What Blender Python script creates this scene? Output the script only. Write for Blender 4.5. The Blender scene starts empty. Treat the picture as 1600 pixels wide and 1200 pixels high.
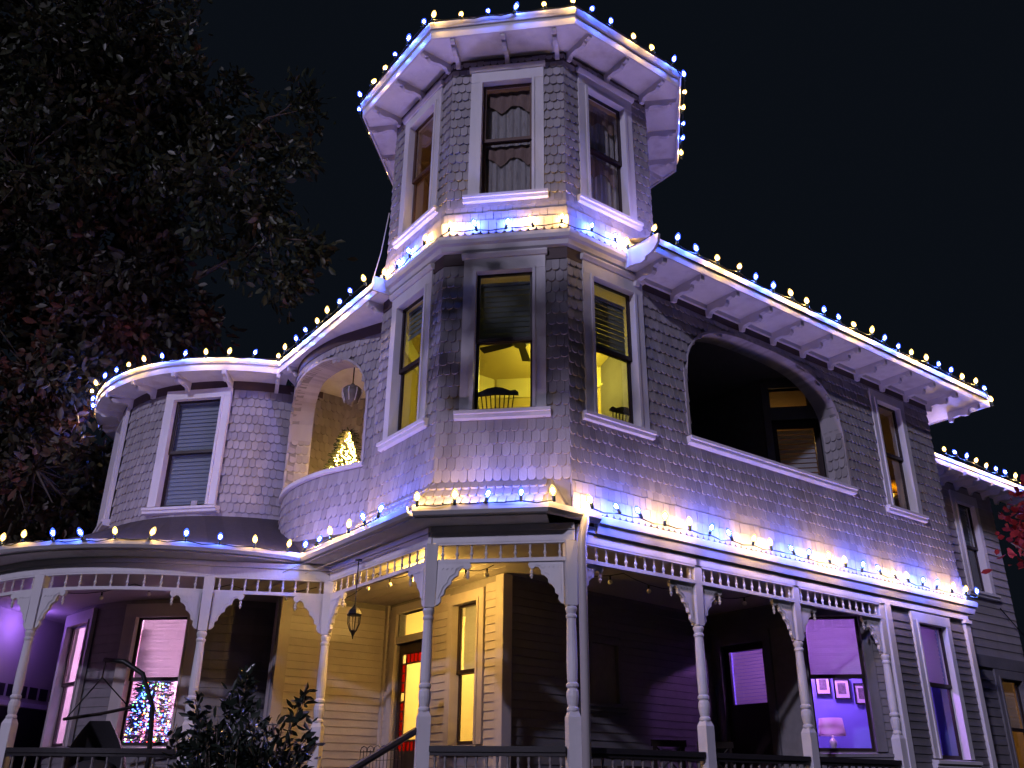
import bpy, bmesh, math, random
import numpy as np
from mathutils import Matrix, Vector
random.seed(7); np.random.seed(7)
scene = bpy.context.scene
COL = scene.collection
PI = math.pi
c45 = math.sqrt(.5)

# ------------------------------------------------------------------ camera, sky, moon/street light, exposure
cam_d = bpy.data.cameras.new('camera'); cam = bpy.data.objects.new('camera', cam_d); COL.objects.link(cam)
CP = Vector((1.6977, -10.4342, 1.6))
cF = Vector((-0.13673576, 0.90156893, 0.41045926)); cR = Vector((0.98928308, 0.14569867, 0.00953316)); cU = Vector((0.05120856, -0.40736392, 0.91182911))
M = Matrix(((cR.x, cU.x, -cF.x, CP.x), (cR.y, cU.y, -cF.y, CP.y), (cR.z, cU.z, -cF.z, CP.z), (0, 0, 0, 1)))
cam.matrix_world = M
cam_d.sensor_width = 36; cam_d.lens = 1396.67 / 1600 * 36; cam_d.clip_end = 2000
scene.camera = cam

world = bpy.data.worlds.new('World'); scene.world = world; world.use_nodes = True
wn = world.node_tree; bg = wn.nodes['Background']
sky = wn.nodes.new('ShaderNodeTexSky'); sky.sky_type = 'NISHITA'; sky.sun_disc = False
sky.sun_elevation = math.radians(-4); sky.sun_rotation = math.radians(200)
mixn = wn.nodes.new('ShaderNodeMix'); mixn.data_type = 'RGBA'; mixn.inputs[0].default_value = .985
wn.links.new(sky.outputs[0], mixn.inputs[6]); mixn.inputs[7].default_value = (.026, .037, .060, 1)
wn.links.new(mixn.outputs[2], bg.inputs[0]); bg.inputs[1].default_value = .05

sun_d = bpy.data.lights.new('sun', 'SUN'); sun = bpy.data.objects.new('sun', sun_d); COL.objects.link(sun)
sun_d.energy = .50; sun_d.angle = math.radians(1.6); sun_d.color = (.76, .71, 1.0)
to_light = Vector((-.33, -.94, .445)).normalized()
sun.rotation_euler = to_light.to_track_quat('Z', 'Y').to_euler(); sun.location = (-20, -30, 18)

vs = scene.view_settings; vs.view_transform = 'Standard'; vs.look = 'None'; vs.exposure = 1.3; vs.gamma = 1
scene.display_settings.display_device = 'sRGB'
scene.render.engine = 'CYCLES'
cy = scene.cycles
cy.use_denoising = True
try: cy.denoiser = 'OPENIMAGEDENOISE'
except Exception: pass
cy.max_bounces = 6; cy.diffuse_bounces = 3; cy.glossy_bounces = 3; cy.transparent_max_bounces = 12; cy.transmission_bounces = 3
cy.sample_clamp_indirect = 3; cy.caustics_reflective = False; cy.caustics_refractive = False
cy.use_light_tree = True

# ------------------------------------------------------------------ materials
MATS = {}
def mat(name, col, rough=.6, var=.0, scale=8., dirt=.0, dirtcol=(.05, .04, .04), bump=0., metal=0., spec=.35, island=0., stretch=(1, 1, 1), bscale=40.):
    """procedural paint / wood / metal: colour with noise variation, blotchy wear, fine relief, per-piece tint"""
    m = bpy.data.materials.new(name); m.use_nodes = True; nt = m.node_tree; b = nt.nodes['Principled BSDF']
    b.inputs['Roughness'].default_value = rough; b.inputs['Metallic'].default_value = metal
    b.inputs['Specular IOR Level'].default_value = spec
    tc = nt.nodes.new('ShaderNodeTexCoord'); mp = nt.nodes.new('ShaderNodeMapping'); mp.inputs['Scale'].default_value = stretch
    geo = nt.nodes.new('ShaderNodeNewGeometry')
    nt.links.new(geo.outputs['Position'], mp.inputs[0])
    def noise(sc, det=3):
        n = nt.nodes.new('ShaderNodeTexNoise'); n.inputs['Scale'].default_value = sc; n.inputs['Detail'].default_value = det
        nt.links.new(mp.outputs[0], n.inputs['Vector']); return n
    src = None
    def hsv(colsock, valsock, amount):
        mr = nt.nodes.new('ShaderNodeMapRange'); mr.inputs[3].default_value = 1 - amount; mr.inputs[4].default_value = 1 + amount
        nt.links.new(valsock, mr.inputs[0])
        h = nt.nodes.new('ShaderNodeHueSaturation')
        if colsock is None: h.inputs['Color'].default_value = (*col, 1)
        else: nt.links.new(colsock, h.inputs['Color'])
        nt.links.new(mr.outputs[0], h.inputs['Value']); return h.outputs[0]
    if var: src = hsv(src, noise(scale).outputs[0], var)
    if island: src = hsv(src, geo.outputs['Random Per Island'], island)
    if island:
        oi = nt.nodes.new('ShaderNodeObjectInfo'); src = hsv(src, oi.outputs['Random'], island)
    if dirt:
        n = noise(scale * .45, 6); r = nt.nodes.new('ShaderNodeValToRGB'); r.color_ramp.elements[0].position = .52; r.color_ramp.elements[1].position = .78
        nt.links.new(n.outputs[0], r.inputs[0]); mul = nt.nodes.new('ShaderNodeMath'); mul.operation = 'MULTIPLY'; mul.inputs[1].default_value = dirt
        nt.links.new(r.outputs[0], mul.inputs[0]); mx = nt.nodes.new('ShaderNodeMix'); mx.data_type = 'RGBA'
        nt.links.new(mul.outputs[0], mx.inputs[0])
        if src is None: mx.inputs[6].default_value = (*col, 1)
        else: nt.links.new(src, mx.inputs[6])
        mx.inputs[7].default_value = (*dirtcol, 1); src = mx.outputs[2]
    if src is None: b.inputs['Base Color'].default_value = (*col, 1)
    else: nt.links.new(src, b.inputs['Base Color'])
    if bump:
        n = noise(bscale, 4); bp = nt.nodes.new('ShaderNodeBump'); bp.inputs['Strength'].default_value = bump; bp.inputs['Distance'].default_value = .01
        nt.links.new(n.outputs[0], bp.inputs['Height']); nt.links.new(bp.outputs[0], b.inputs['Normal'])
    MATS[name] = m; return m

def emit(name, col, strength, sampled=True):
    m = bpy.data.materials.new(name); m.use_nodes = True; nt = m.node_tree; nt.nodes.clear()
    e = nt.nodes.new('ShaderNodeEmission'); e.inputs[0].default_value = (*col, 1); e.inputs[1].default_value = strength
    o = nt.nodes.new('ShaderNodeOutputMaterial'); nt.links.new(e.outputs[0], o.inputs[0])
    m.cycles.emission_sampling = 'FRONT' if sampled else 'NONE'
    MATS[name] = m; return m

def shell(name, col, strength, clear):
    """tinted bulb glass that glows, partly clear so the hot core shows"""
    m = bpy.data.materials.new(name); m.use_nodes = True; nt = m.node_tree; nt.nodes.clear()
    e = nt.nodes.new('ShaderNodeEmission'); e.inputs[0].default_value = (*col, 1); e.inputs[1].default_value = strength
    t = nt.nodes.new('ShaderNodeBsdfTransparent'); a = nt.nodes.new('ShaderNodeMixShader'); a.inputs[0].default_value = clear
    o = nt.nodes.new('ShaderNodeOutputMaterial'); nt.links.new(e.outputs[0], a.inputs[1]); nt.links.new(t.outputs[0], a.inputs[2]); nt.links.new(a.outputs[0], o.inputs[0])
    m.cycles.emission_sampling = 'NONE'; MATS[name] = m; return m

def glass(name, tint=(.9, .92, .95), refl=.09):
    m = bpy.data.materials.new(name); m.use_nodes = True; nt = m.node_tree; nt.nodes.clear()
    t = nt.nodes.new('ShaderNodeBsdfTransparent'); t.inputs[0].default_value = (*tint, 1)
    g = nt.nodes.new('ShaderNodeBsdfGlossy'); g.inputs['Roughness'].default_value = .015
    f = nt.nodes.new('ShaderNodeFresnel'); f.inputs[0].default_value = 1.5
    ma = nt.nodes.new('ShaderNodeMath'); ma.operation = 'ADD'; ma.inputs[1].default_value = refl * .6
    a = nt.nodes.new('ShaderNodeMixShader'); o = nt.nodes.new('ShaderNodeOutputMaterial')
    # the inner face of the pane does not mirror (the sheet is thin, rays pass it unbent)
    ge = nt.nodes.new('ShaderNodeNewGeometry'); inv = nt.nodes.new('ShaderNodeMath'); inv.operation = 'SUBTRACT'; inv.inputs[0].default_value = 1.0
    mu = nt.nodes.new('ShaderNodeMath'); mu.operation = 'MULTIPLY'; nt.links.new(ge.outputs['Backfacing'], inv.inputs[1]); nt.links.new(inv.outputs[0], mu.inputs[1])
    nt.links.new(f.outputs[0], ma.inputs[0]); nt.links.new(ma.outputs[0], mu.inputs[0]); nt.links.new(mu.outputs[0], a.inputs[0]); nt.links.new(t.outputs[0], a.inputs[1]); nt.links.new(g.outputs[0], a.inputs[2]); nt.links.new(a.outputs[0], o.inputs[0])
    MATS[name] = m; return m

def leafmat(name, cols, rough=.45, trans=.25, spec=.5):
    """leaf colours drawn per leaf from a ramp"""
    m = bpy.data.materials.new(name); m.use_nodes = True; nt = m.node_tree; b = nt.nodes['Principled BSDF']
    geo = nt.nodes.new('ShaderNodeNewGeometry'); r = nt.nodes.new('ShaderNodeValToRGB'); r.color_ramp.interpolation = 'LINEAR'
    el = r.color_ramp.elements
    while len(el) < len(cols): el.new(.5)
    for i, (p, cc) in enumerate(cols): el[i].position = p; el[i].color = (*cc, 1)
    no = nt.nodes.new('ShaderNodeTexNoise'); no.inputs['Scale'].default_value = .9; no.inputs['Detail'].default_value = 2; nt.links.new(geo.outputs['Position'], no.inputs['Vector'])
    m1 = nt.nodes.new('ShaderNodeMapRange'); m1.inputs[1].default_value = .32; m1.inputs[2].default_value = .72; nt.links.new(no.outputs[0], m1.inputs[0])
    m2 = nt.nodes.new('ShaderNodeMath'); m2.operation = 'MULTIPLY'; m2.inputs[1].default_value = .65; nt.links.new(m1.outputs[0], m2.inputs[0])
    m3 = nt.nodes.new('ShaderNodeMath'); m3.operation = 'MULTIPLY_ADD'; m3.inputs[1].default_value = .35; nt.links.new(geo.outputs['Random Per Island'], m3.inputs[0]); nt.links.new(m2.outputs[0], m3.inputs[2])
    nt.links.new(m3.outputs[0], r.inputs[0]); nt.links.new(r.outputs[0], b.inputs['Base Color'])
    b.inputs['Roughness'].default_value = rough; b.inputs['Specular IOR Level'].default_value = spec
    t = nt.nodes.new('ShaderNodeBsdfTranslucent'); nt.links.new(r.outputs[0], t.inputs[0])
    a = nt.nodes.new('ShaderNodeMixShader'); a.inputs[0].default_value = trans
    o = nt.nodes['Material Output']; nt.links.new(b.outputs[0], a.inputs[1]); nt.links.new(t.outputs[0], a.inputs[2]); nt.links.new(a.outputs[0], o.inputs[0])
    MATS[name] = m; return m

mat('shingle_paint', (.315, .29, .32), .58, .14, 5, .30, (.15, .12, .115), .35, island=.17, bscale=60, stretch=(1, 1, .3))
mat('wall_backing', (.20, .185, .20), .8, .2, 10)
mat('trim_paint', (.68, .65, .70), .48, .10, 4, .34, (.30, .25, .25), .30, bscale=26, stretch=(1, 1, .45))
mat('soffit_paint', (.78, .75, .78), .55, .12, 7, .5, (.36, .27, .26), .35, bscale=24)
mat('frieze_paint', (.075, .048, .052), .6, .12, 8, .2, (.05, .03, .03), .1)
mat('gutter_paint', (.62, .59, .63), .35, .06, 5, .15, (.2, .16, .15), .05, spec=.5)
mat('sash_paint', (.022, .012, .014), .38, .2, 10, bump=.05)
mat('sash_brown', (.10, .05, .035), .45, .2, 10, bump=.05)
mat('roof_shingle', (.055, .045, .05), .85, .25, 12, .2, (.02, .02, .02), .6, island=.2, bscale=50)
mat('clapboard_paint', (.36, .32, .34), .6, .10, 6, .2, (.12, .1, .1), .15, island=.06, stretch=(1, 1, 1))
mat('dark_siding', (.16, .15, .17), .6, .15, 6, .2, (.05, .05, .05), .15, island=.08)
mat('porch_ceiling_paint', (.52, .48, .46), .55, .06, 4, .1, (.2, .16, .12), .1)
mat('deck_wood', (.10, .08, .07), .6, .25, 5, .2, (.03, .03, .03), .3, stretch=(1, 1, 1))
mat('rail_paint', (.030, .026, .030), .4, .2, 8, bump=.1)
mat('baluster_paint', (.20, .18, .19), .5, .1, 8)
mat('downspout_paint', (.52, .47, .50), .35, .08, 4, .15, (.25, .2, .18), .05, spec=.5)
mat('black_iron', (.012, .012, .014), .4, .2, 10, bump=.1, metal=.3)
mat('lantern_metal', (.13, .115, .11), .5, .4, 14, .5, (.03, .03, .03), .4, metal=.3)
mat('wire_green', (.012, .02, .014), .5)
mat('socket_green', (.015, .03, .02), .4)
mat('blind_grey', (.34, .36, .40), .5, .05, 8)
mat('curtain_lace', (.50, .44, .40), .8, .25, 9, .5, (.10, .06, .05), .4, stretch=(9, 9, 1.2))
mat('valance_cloth', (.34, .22, .17), .85, .25, 10, .3, (.07, .03, .03), .4, stretch=(6, 6, 1))
mat('plaster_cream', (.56, .46, .17), .8, .04, 3, bump=.05)
mat('plaster_band', (.74, .68, .34), .8, .03, 3)
mat('plaster_brown', (.34, .24, .17), .8, .08, 3)
mat('plaster_pink', (.62, .45, .50), .8, .04, 3)
mat('plaster_hall', (.66, .56, .36), .8, .04, 3)
mat('plaster_blue', (.22, .24, .68), .8, .04, 3)
mat('floor_wood', (.14, .08, .045), .45, .25, 5)
mat('dark_backing', (.03, .027, .03), .8)  # near-black colour stands in for the gloom of unlit rooms
mat('chair_wood', (.016, .011, .010), .4, .2, 20)
mat('lamp_ceramic', (.62, .55, .60), .3)
mat('picture_black', (.012, .012, .014), .4)
mat('picture_paper', (.70, .66, .66), .7)
mat('picture_ink', (.16, .14, .15), .7, .9, 22)
mat('fabric_dark', (.03, .028, .034), .9, .2, 20, bump=.3)
mat('chair_wicker', (.035, .026, .024), .7, .3, 40, bump=.5)
mat('bark', (.085, .066, .052), .85, .3, 10, bump=.8, bscale=18, stretch=(1, 1, .3))
mat('grass_soil', (.035, .045, .022), .9, .4, 3, .4, (.03, .022, .015), .8, bscale=14)
mat('paving', (.26, .25, .24), .8, .15, 3, .3, (.12, .11, .10), .3)
mat('step_wood', (.22, .20, .20), .6, .2, 6)
mat('pine', (.010, .022, .011), .6, .3, 30)
def cloth(name, col, k):
    m = bpy.data.materials.new(name); m.use_nodes = True; nt = m.node_tree; nt.nodes.clear()
    d = nt.nodes.new('ShaderNodeBsdfDiffuse'); d.inputs[0].default_value = (*col, 1); t = nt.nodes.new('ShaderNodeBsdfTranslucent'); t.inputs[0].default_value = (*col, 1)
    n = nt.nodes.new('ShaderNodeTexNoise'); n.inputs['Scale'].default_value = 7; h = nt.nodes.new('ShaderNodeHueSaturation'); mr = nt.nodes.new('ShaderNodeMapRange'); mr.inputs[3].default_value = .85; mr.inputs[4].default_value = 1.12
    nt.links.new(n.outputs[0], mr.inputs[0]); nt.links.new(mr.outputs[0], h.inputs['Value']); h.inputs['Color'].default_value = (*col, 1); nt.links.new(h.outputs[0], d.inputs[0]); nt.links.new(h.outputs[0], t.inputs[0])
    a = nt.nodes.new('ShaderNodeMixShader'); a.inputs[0].default_value = k; o = nt.nodes.new('ShaderNodeOutputMaterial')
    nt.links.new(d.outputs[0], a.inputs[1]); nt.links.new(t.outputs[0], a.inputs[2]); nt.links.new(a.outputs[0], o.inputs[0]); MATS[name] = m
cloth('blind_white', (.72, .70, .70), .55); cloth('blind_olive', (.27, .29, .26), .12)
glass('window_glass')
glass('window_glass_clear', (.97, .97, .97), .03)
leafmat('leaf_oak', [(0, (.013, .020, .009)), (.5, (.028, .034, .014)), (.78, (.044, .040, .016)), (.90, (.085, .036, .012)), (1, (.17, .048, .014))], .45, .12, .4)
leafmat('leaf_red', [(0, (.013, .017, .009)), (.45, (.026, .024, .012)), (.68, (.055, .025, .015)), (1, (.12, .034, .022))], .5, .12, .35)
leafmat('leaf_maple', [(0, (.10, .006, .007)), (.6, (.17, .010, .010)), (1, (.24, .02, .016))], .6, .2, .2)
leafmat('leaf_laurel', [(0, (.012, .018, .013)), (.7, (.022, .032, .022)), (1, (.05, .055, .045))], .28, .08, .6)
emit('core_warm', (1.0, .59, .16), 760); shell('shell_warm', (1.0, .52, .12), 2.0, .38)
emit('core_blue', (.06, .135, 1.0), 1350); shell('shell_blue', (.035, .08, 1.0), 2.4, .38)
BLIT = {}

# ------------------------------------------------------------------ frames: local (s along wall, o outward, z up) -> world
class Fr:
    def __init__(s, o, d, n): s.o = o; s.d = d; s.n = n
    def p(s, a, o, z): return (s.o[0] + s.d[0] * a + s.n[0] * o, s.o[1] + s.d[1] * a + s.n[1] * o, z)
    def nrm(s, a): return s.n
    step = 99.
class Cyl:
    def __init__(s, cx, cy, r, th0): s.c = (cx, cy); s.r = r; s.t0 = th0
    def p(s, a, o, z):
        t = s.t0 + a / s.r; return (s.c[0] + (s.r + o) * math.cos(t), s.c[1] + (s.r + o) * math.sin(t), z)
    def nrm(s, a): t = s.t0 + a / s.r; return (math.cos(t), math.sin(t))
    step = .22
class Poly:
    """smooth plan curve; outward is to the right-hand normal given by sign"""
    def __init__(s, pts, sign):
        P = [Vector(q) for q in pts]; out = []
        for i in range(len(P) - 1):
            p0 = P[max(i - 1, 0)]; p1 = P[i]; p2 = P[i + 1]; p3 = P[min(i + 2, len(P) - 1)]
            for k in range(10):
                t = k / 10; out.append(.5 * ((2 * p1) + (p2 - p0) * t + (2 * p0 - 5 * p1 + 4 * p2 - p3) * t * t + (3 * p1 - p0 - 3 * p2 + p3) * t ** 3))
        out.append(P[-1]); s.q = out; s.l = [0.]
        for i in range(1, len(out)): s.l.append(s.l[-1] + (out[i] - out[i - 1]).length)
        s.len = s.l[-1]; s.sg = sign
    def _at(s, a):
        a = min(max(a, 0), s.len - 1e-6); i = int(np.searchsorted(s.l, a, 'right')) - 1; i = min(i, len(s.q) - 2)
        t = (a - s.l[i]) / (s.l[i + 1] - s.l[i]); return s.q[i].lerp(s.q[i + 1], t), i
    def nrm(s, a):
        i = s._at(a)[1]; i0 = max(i - 3, 0); i1 = min(i + 4, len(s.q) - 1); d = (s.q[i1] - s.q[i0]).normalized(); return (d.y * s.sg, -d.x * s.sg)
    def p(s, a, o, z):
        q, i = s._at(a); n = s.nrm(a); return (q.x + n[0] * o, q.y + n[1] * o, z)
    step = .16
def tangent(fr, a):
    x, y, _ = fr.p(a, 0, 0); n = fr.nrm(a); return Fr((x, y), (-n[1], n[0]), n)

FC = Fr((0, 0), (1, 0), (0, -1)); FRt = Fr((.85, 0), (c45, c45), (c45, -c45)); FL = Fr((-.85, 0), (-c45, c45), (-c45, -c45))
OCT = (0., 2.0521); AP = 2.0521
FRR = Fr((2.0521, 1.2021), (0, 1), (1, 0)); FLL = Fr((-2.0521, 1.2021), (0, 1), (-1, 0))
TC = (-6.12, 6.55)
FT = Cyl(TC[0], TC[1], 2.9, math.radians(-180)); FTG = Cyl(TC[0], TC[1], 3.1, math.radians(-180))
CURVE = Poly([(-2.05, 1.74), (-2.35, 1.85), (-2.8, 2.05), (-3.15, 2.22), (-3.6, 2.55), (-4.02, 2.98), (-4.35, 3.55), (-4.5, 4.15), (-4.52, 4.4)], -1)
def oct_pts(ap):
    r = ap / math.cos(PI / 8); return [(OCT[0] + r * math.sin(PI / 8 + k * PI / 4), OCT[1] - r * math.cos(PI / 8 + k * PI / 4)) for k in range(8)]

neg2 = lambda d: (-d[0], -d[1])
# ------------------------------------------------------------------ mesh helpers
WM = {}
def place(o, parent=None, M_=None):
    COL.objects.link(o)
    W = M_ if M_ is not None else Matrix.Identity(4)
    if parent is not None:
        o.parent = parent; o.matrix_parent_inverse = WM[parent.name].inverted()
    o.matrix_basis = W if parent is None else W
    WM[o.name] = W
    return o
def thing(name, label, cat, loc=(0, 0, 0), group=None):
    o = bpy.data.objects.new(name, None); o.empty_display_size = .2
    place(o, None, Matrix.Translation(loc)); o['label'] = label; o['category'] = cat
    if group: o['group'] = group
    return o
def tag(o, label, cat, group=None, kind=None):
    if label: o['label'] = label
    if cat: o['category'] = cat
    if group: o['group'] = group
    if kind: o['kind'] = kind
    return o

class MB:
    def __init__(s): s.v = []; s.f = []; s.m = []
    def add(s, vs_, fs, mi=0):
        b = len(s.v); s.v.extend([tuple(q) for q in vs_]); s.f.extend([tuple(i + b for i in f) for f in fs]); s.m.extend([mi] * len(fs)); return s
    def hexa(s, q, mi=0):
        return s.add(q, [(0, 3, 2, 1), (4, 5, 6, 7), (0, 1, 5, 4), (1, 2, 6, 5), (2, 3, 7, 6), (3, 0, 4, 7)], mi)
    def box(s, fr, s0, s1, o0, o1, z0, z1, mi=0):
        n = max(1, int(math.ceil(abs(s1 - s0) / fr.step)))
        for k in range(n):
            a = s0 + (s1 - s0) * k / n; b = s0 + (s1 - s0) * (k + 1) / n
            s.hexa([fr.p(a, o0, z0), fr.p(b, o0, z0), fr.p(b, o1, z0), fr.p(a, o1, z0), fr.p(a, o0, z1), fr.p(b, o0, z1), fr.p(b, o1, z1), fr.p(a, o1, z1)], mi)
        return s
    def prism(s, poly, f0, f1, mi=0):
        """poly: 2d points; f0/f1 map a 2d point to the two end faces"""
        n = len(poly); vs_ = [f0(q) for q in poly] + [f1(q) for q in poly]
        fs = [tuple(range(n))[::-1], tuple(range(n, 2 * n))] + [(i, (i + 1) % n, n + (i + 1) % n, n + i) for i in range(n)]
        return s.add(vs_, fs, mi)
    def slab(s, poly, z0, z1, mi=0): return s.prism(poly, lambda q: (q[0], q[1], z0), lambda q: (q[0], q[1], z1), mi)
    def lathe(s, prof, x, y, n=10, mi=0, ax=None):
        """prof: (r,z) bottom to top"""
        vs_ = []; fs = []
        for (r, z) in prof:
            for k in range(n):
                t = 2 * PI * k / n; vs_.append((x + r * math.cos(t), y + r * math.sin(t), z))
        for i in range(len(prof) - 1):
            for k in range(n): fs.append((i * n + k, i * n + (k + 1) % n, (i + 1) * n + (k + 1) % n, (i + 1) * n + k))
        fs.append(tuple(range(n))[::-1]); fs.append(tuple(range((len(prof) - 1) * n, len(prof) * n)))
        return s.add(vs_, fs, mi)
    def tube(s, pts, r, n=6, mi=0, r1=None):
        P = [Vector(q) for q in pts]; vs_ = []; fs = []
        for i, p in enumerate(P):
            d = (P[min(i + 1, len(P) - 1)] - P[max(i - 1, 0)]).normalized(); a = Vector((0, 0, 1)) if abs(d.z) < .9 else Vector((1, 0, 0))
            u = d.cross(a).normalized(); w = d.cross(u); rr = r if r1 is None else r + (r1 - r) * i / (len(P) - 1)
            for k in range(n):
                t = 2 * PI * k / n; q = p + u * (rr * math.cos(t)) + w * (rr * math.sin(t)); vs_.append(tuple(q))
        for i in range(len(P) - 1):
            for k in range(n): fs.append((i * n + k, i * n + (k + 1) % n, (i + 1) * n + (k + 1) % n, (i + 1) * n + k))
        fs.append(tuple(range(n))[::-1]); fs.append(tuple(range((len(P) - 1) * n, len(P) * n)))
        return s.add(vs_, fs, mi)
    def sweep(s, prof, path, closed=False, mi=0):
        """prof: (offset,z) polygon, path: xy points walked so that outward is on the right-hand side"""
        n = len(path); rings = []
        for i in range(n):
            p = Vector(path[i]).to_2d()
            a = Vector(path[i - 1]) if (i > 0 or closed) else None; b = Vector(path[(i + 1) % n]) if (i < n - 1 or closed) else None
            d1 = (p - a).normalized() if a is not None else None; d2 = (b - p).normalized() if b is not None else None
            if d1 is None: d1 = d2
            if d2 is None: d2 = d1
            n1 = Vector((d1.y, -d1.x)); n2 = Vector((d2.y, -d2.x)); m = (n1 + n2); m = m / max(m.length_squared / 2, .3)
            rings.append([(p.x + m.x * o, p.y + m.y * o, z) for (o, z) in prof])
        k = len(prof); vs_ = [q for r in rings for q in r]; fs = []
        for i in range(n if closed else n - 1):
            j = (i + 1) % n
            for a in range(k): fs.append((i * k + a, i * k + (a + 1) % k, j * k + (a + 1) % k, j * k + a))
        if not closed: fs.append(tuple(range(k))); fs.append(tuple(range((n - 1) * k, n * k))[::-1])
        return s.add(vs_, fs, mi)
    def sphere(s, c, r, n=10, m=6, mi=0, sz=1.):
        prof = []
        for i in range(m + 1):
            t = -PI / 2 + PI * i / m; prof.append((max(r * math.cos(t), r * .02), c[2] + r * sz * math.sin(t)))
        return s.lathe(prof, c[0], c[1], n, mi)
    def mesh(s, name, mats, smooth=False):
        me = bpy.data.meshes.new(name); me.from_pydata(s.v, [], s.f)
        for m in (mats if isinstance(mats, (list, tuple)) else [mats]): me.materials.append(MATS[m])
        if any(s.m): me.polygons.foreach_set('material_index', s.m)
        bm = bmesh.new(); bm.from_mesh(me); bmesh.ops.recalc_face_normals(bm, faces=bm.faces); bm.to_mesh(me); bm.free()
        if smooth: me.polygons.foreach_set('use_smooth', [True] * len(me.polygons))
        me.update(); return me
    def build(s, name, mats, parent=None, smooth=False, M_=None):
        return place(bpy.data.objects.new(name, s.mesh(name, mats, smooth)), parent, M_)
def inst(name, me, parent, M_): return place(bpy.data.objects.new(name, me), parent, M_)
def frame_matrix(fr, a, o, z, tilt=0., sx=1., sz=1.):
    x, y, z = fr.p(a, o, z); n = fr.nrm(a); Y = Vector((-n[0], -n[1], 0)); X = Vector((Y.y, -Y.x, 0)); Z = Vector((0, 0, 1))
    if tilt:
        Z2 = (Z * math.cos(tilt) + Y * math.sin(tilt)); Y2 = (Y * math.cos(tilt) - Z * math.sin(tilt)); Y, Z = Y2, Z2
    return Matrix(((X.x * sx, Y.x, Z.x * sz, x), (X.y * sx, Y.y, Z.y * sz, y), (X.z * sx, Y.z, Z.z * sz, z), (0, 0, 0, 1)))

# ------------------------------------------------------------------ ground
g = MB(); g.add([(-150, -60, 0), (150, -60, 0), (150, 240, 0), (-150, 240, 0)], [(0, 1, 2, 3)])
tag(g.build('ground', 'grass_soil'), None, None, kind='structure')
g = MB(); g.slab([(-3.6, -3.0), (-2.2, -4.2), (4, -9), (9, -9), (9, -12), (-4, -12)], .004, .03)
tag(g.build('path', 'paving'), None, None, kind='structure')

# ================================================================== THE HOUSE
HOUSE = thing('house', 'lavender shingled Victorian house with octagonal corner tower, round turret and spindled porch', 'house')
def part(mb, name, mats, smooth=False, parent=None): return mb.build(name, mats, parent or HOUSE, smooth)

WT = .12
def wall(mb, fr, s0, s1, z0, z1, openings=(), top=None, mi=0, o1=0., wt=WT):
    """solid wall with rectangular openings cut by splitting into blocks"""
    xs = sorted(set([s0, s1] + [min(max(v, s0), s1) for op in openings for v in op[:2]]))
    for a, b in zip(xs[:-1], xs[1:]):
        if b - a < 1e-5: continue
        mid = (a + b) / 2; cuts = sorted([(op[2], op[3]) for op in openings if op[0] <= mid <= op[1]]); z = z0
        for (c0, c1) in cuts:
            if c0 > z + 1e-5: mb.box(fr, a, b, o1 - wt, o1, z, c0, mi)
            z = max(z, c1)
        if z1 > z + 1e-5: mb.box(fr, a, b, o1 - wt, o1, z, z1, mi)

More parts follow.
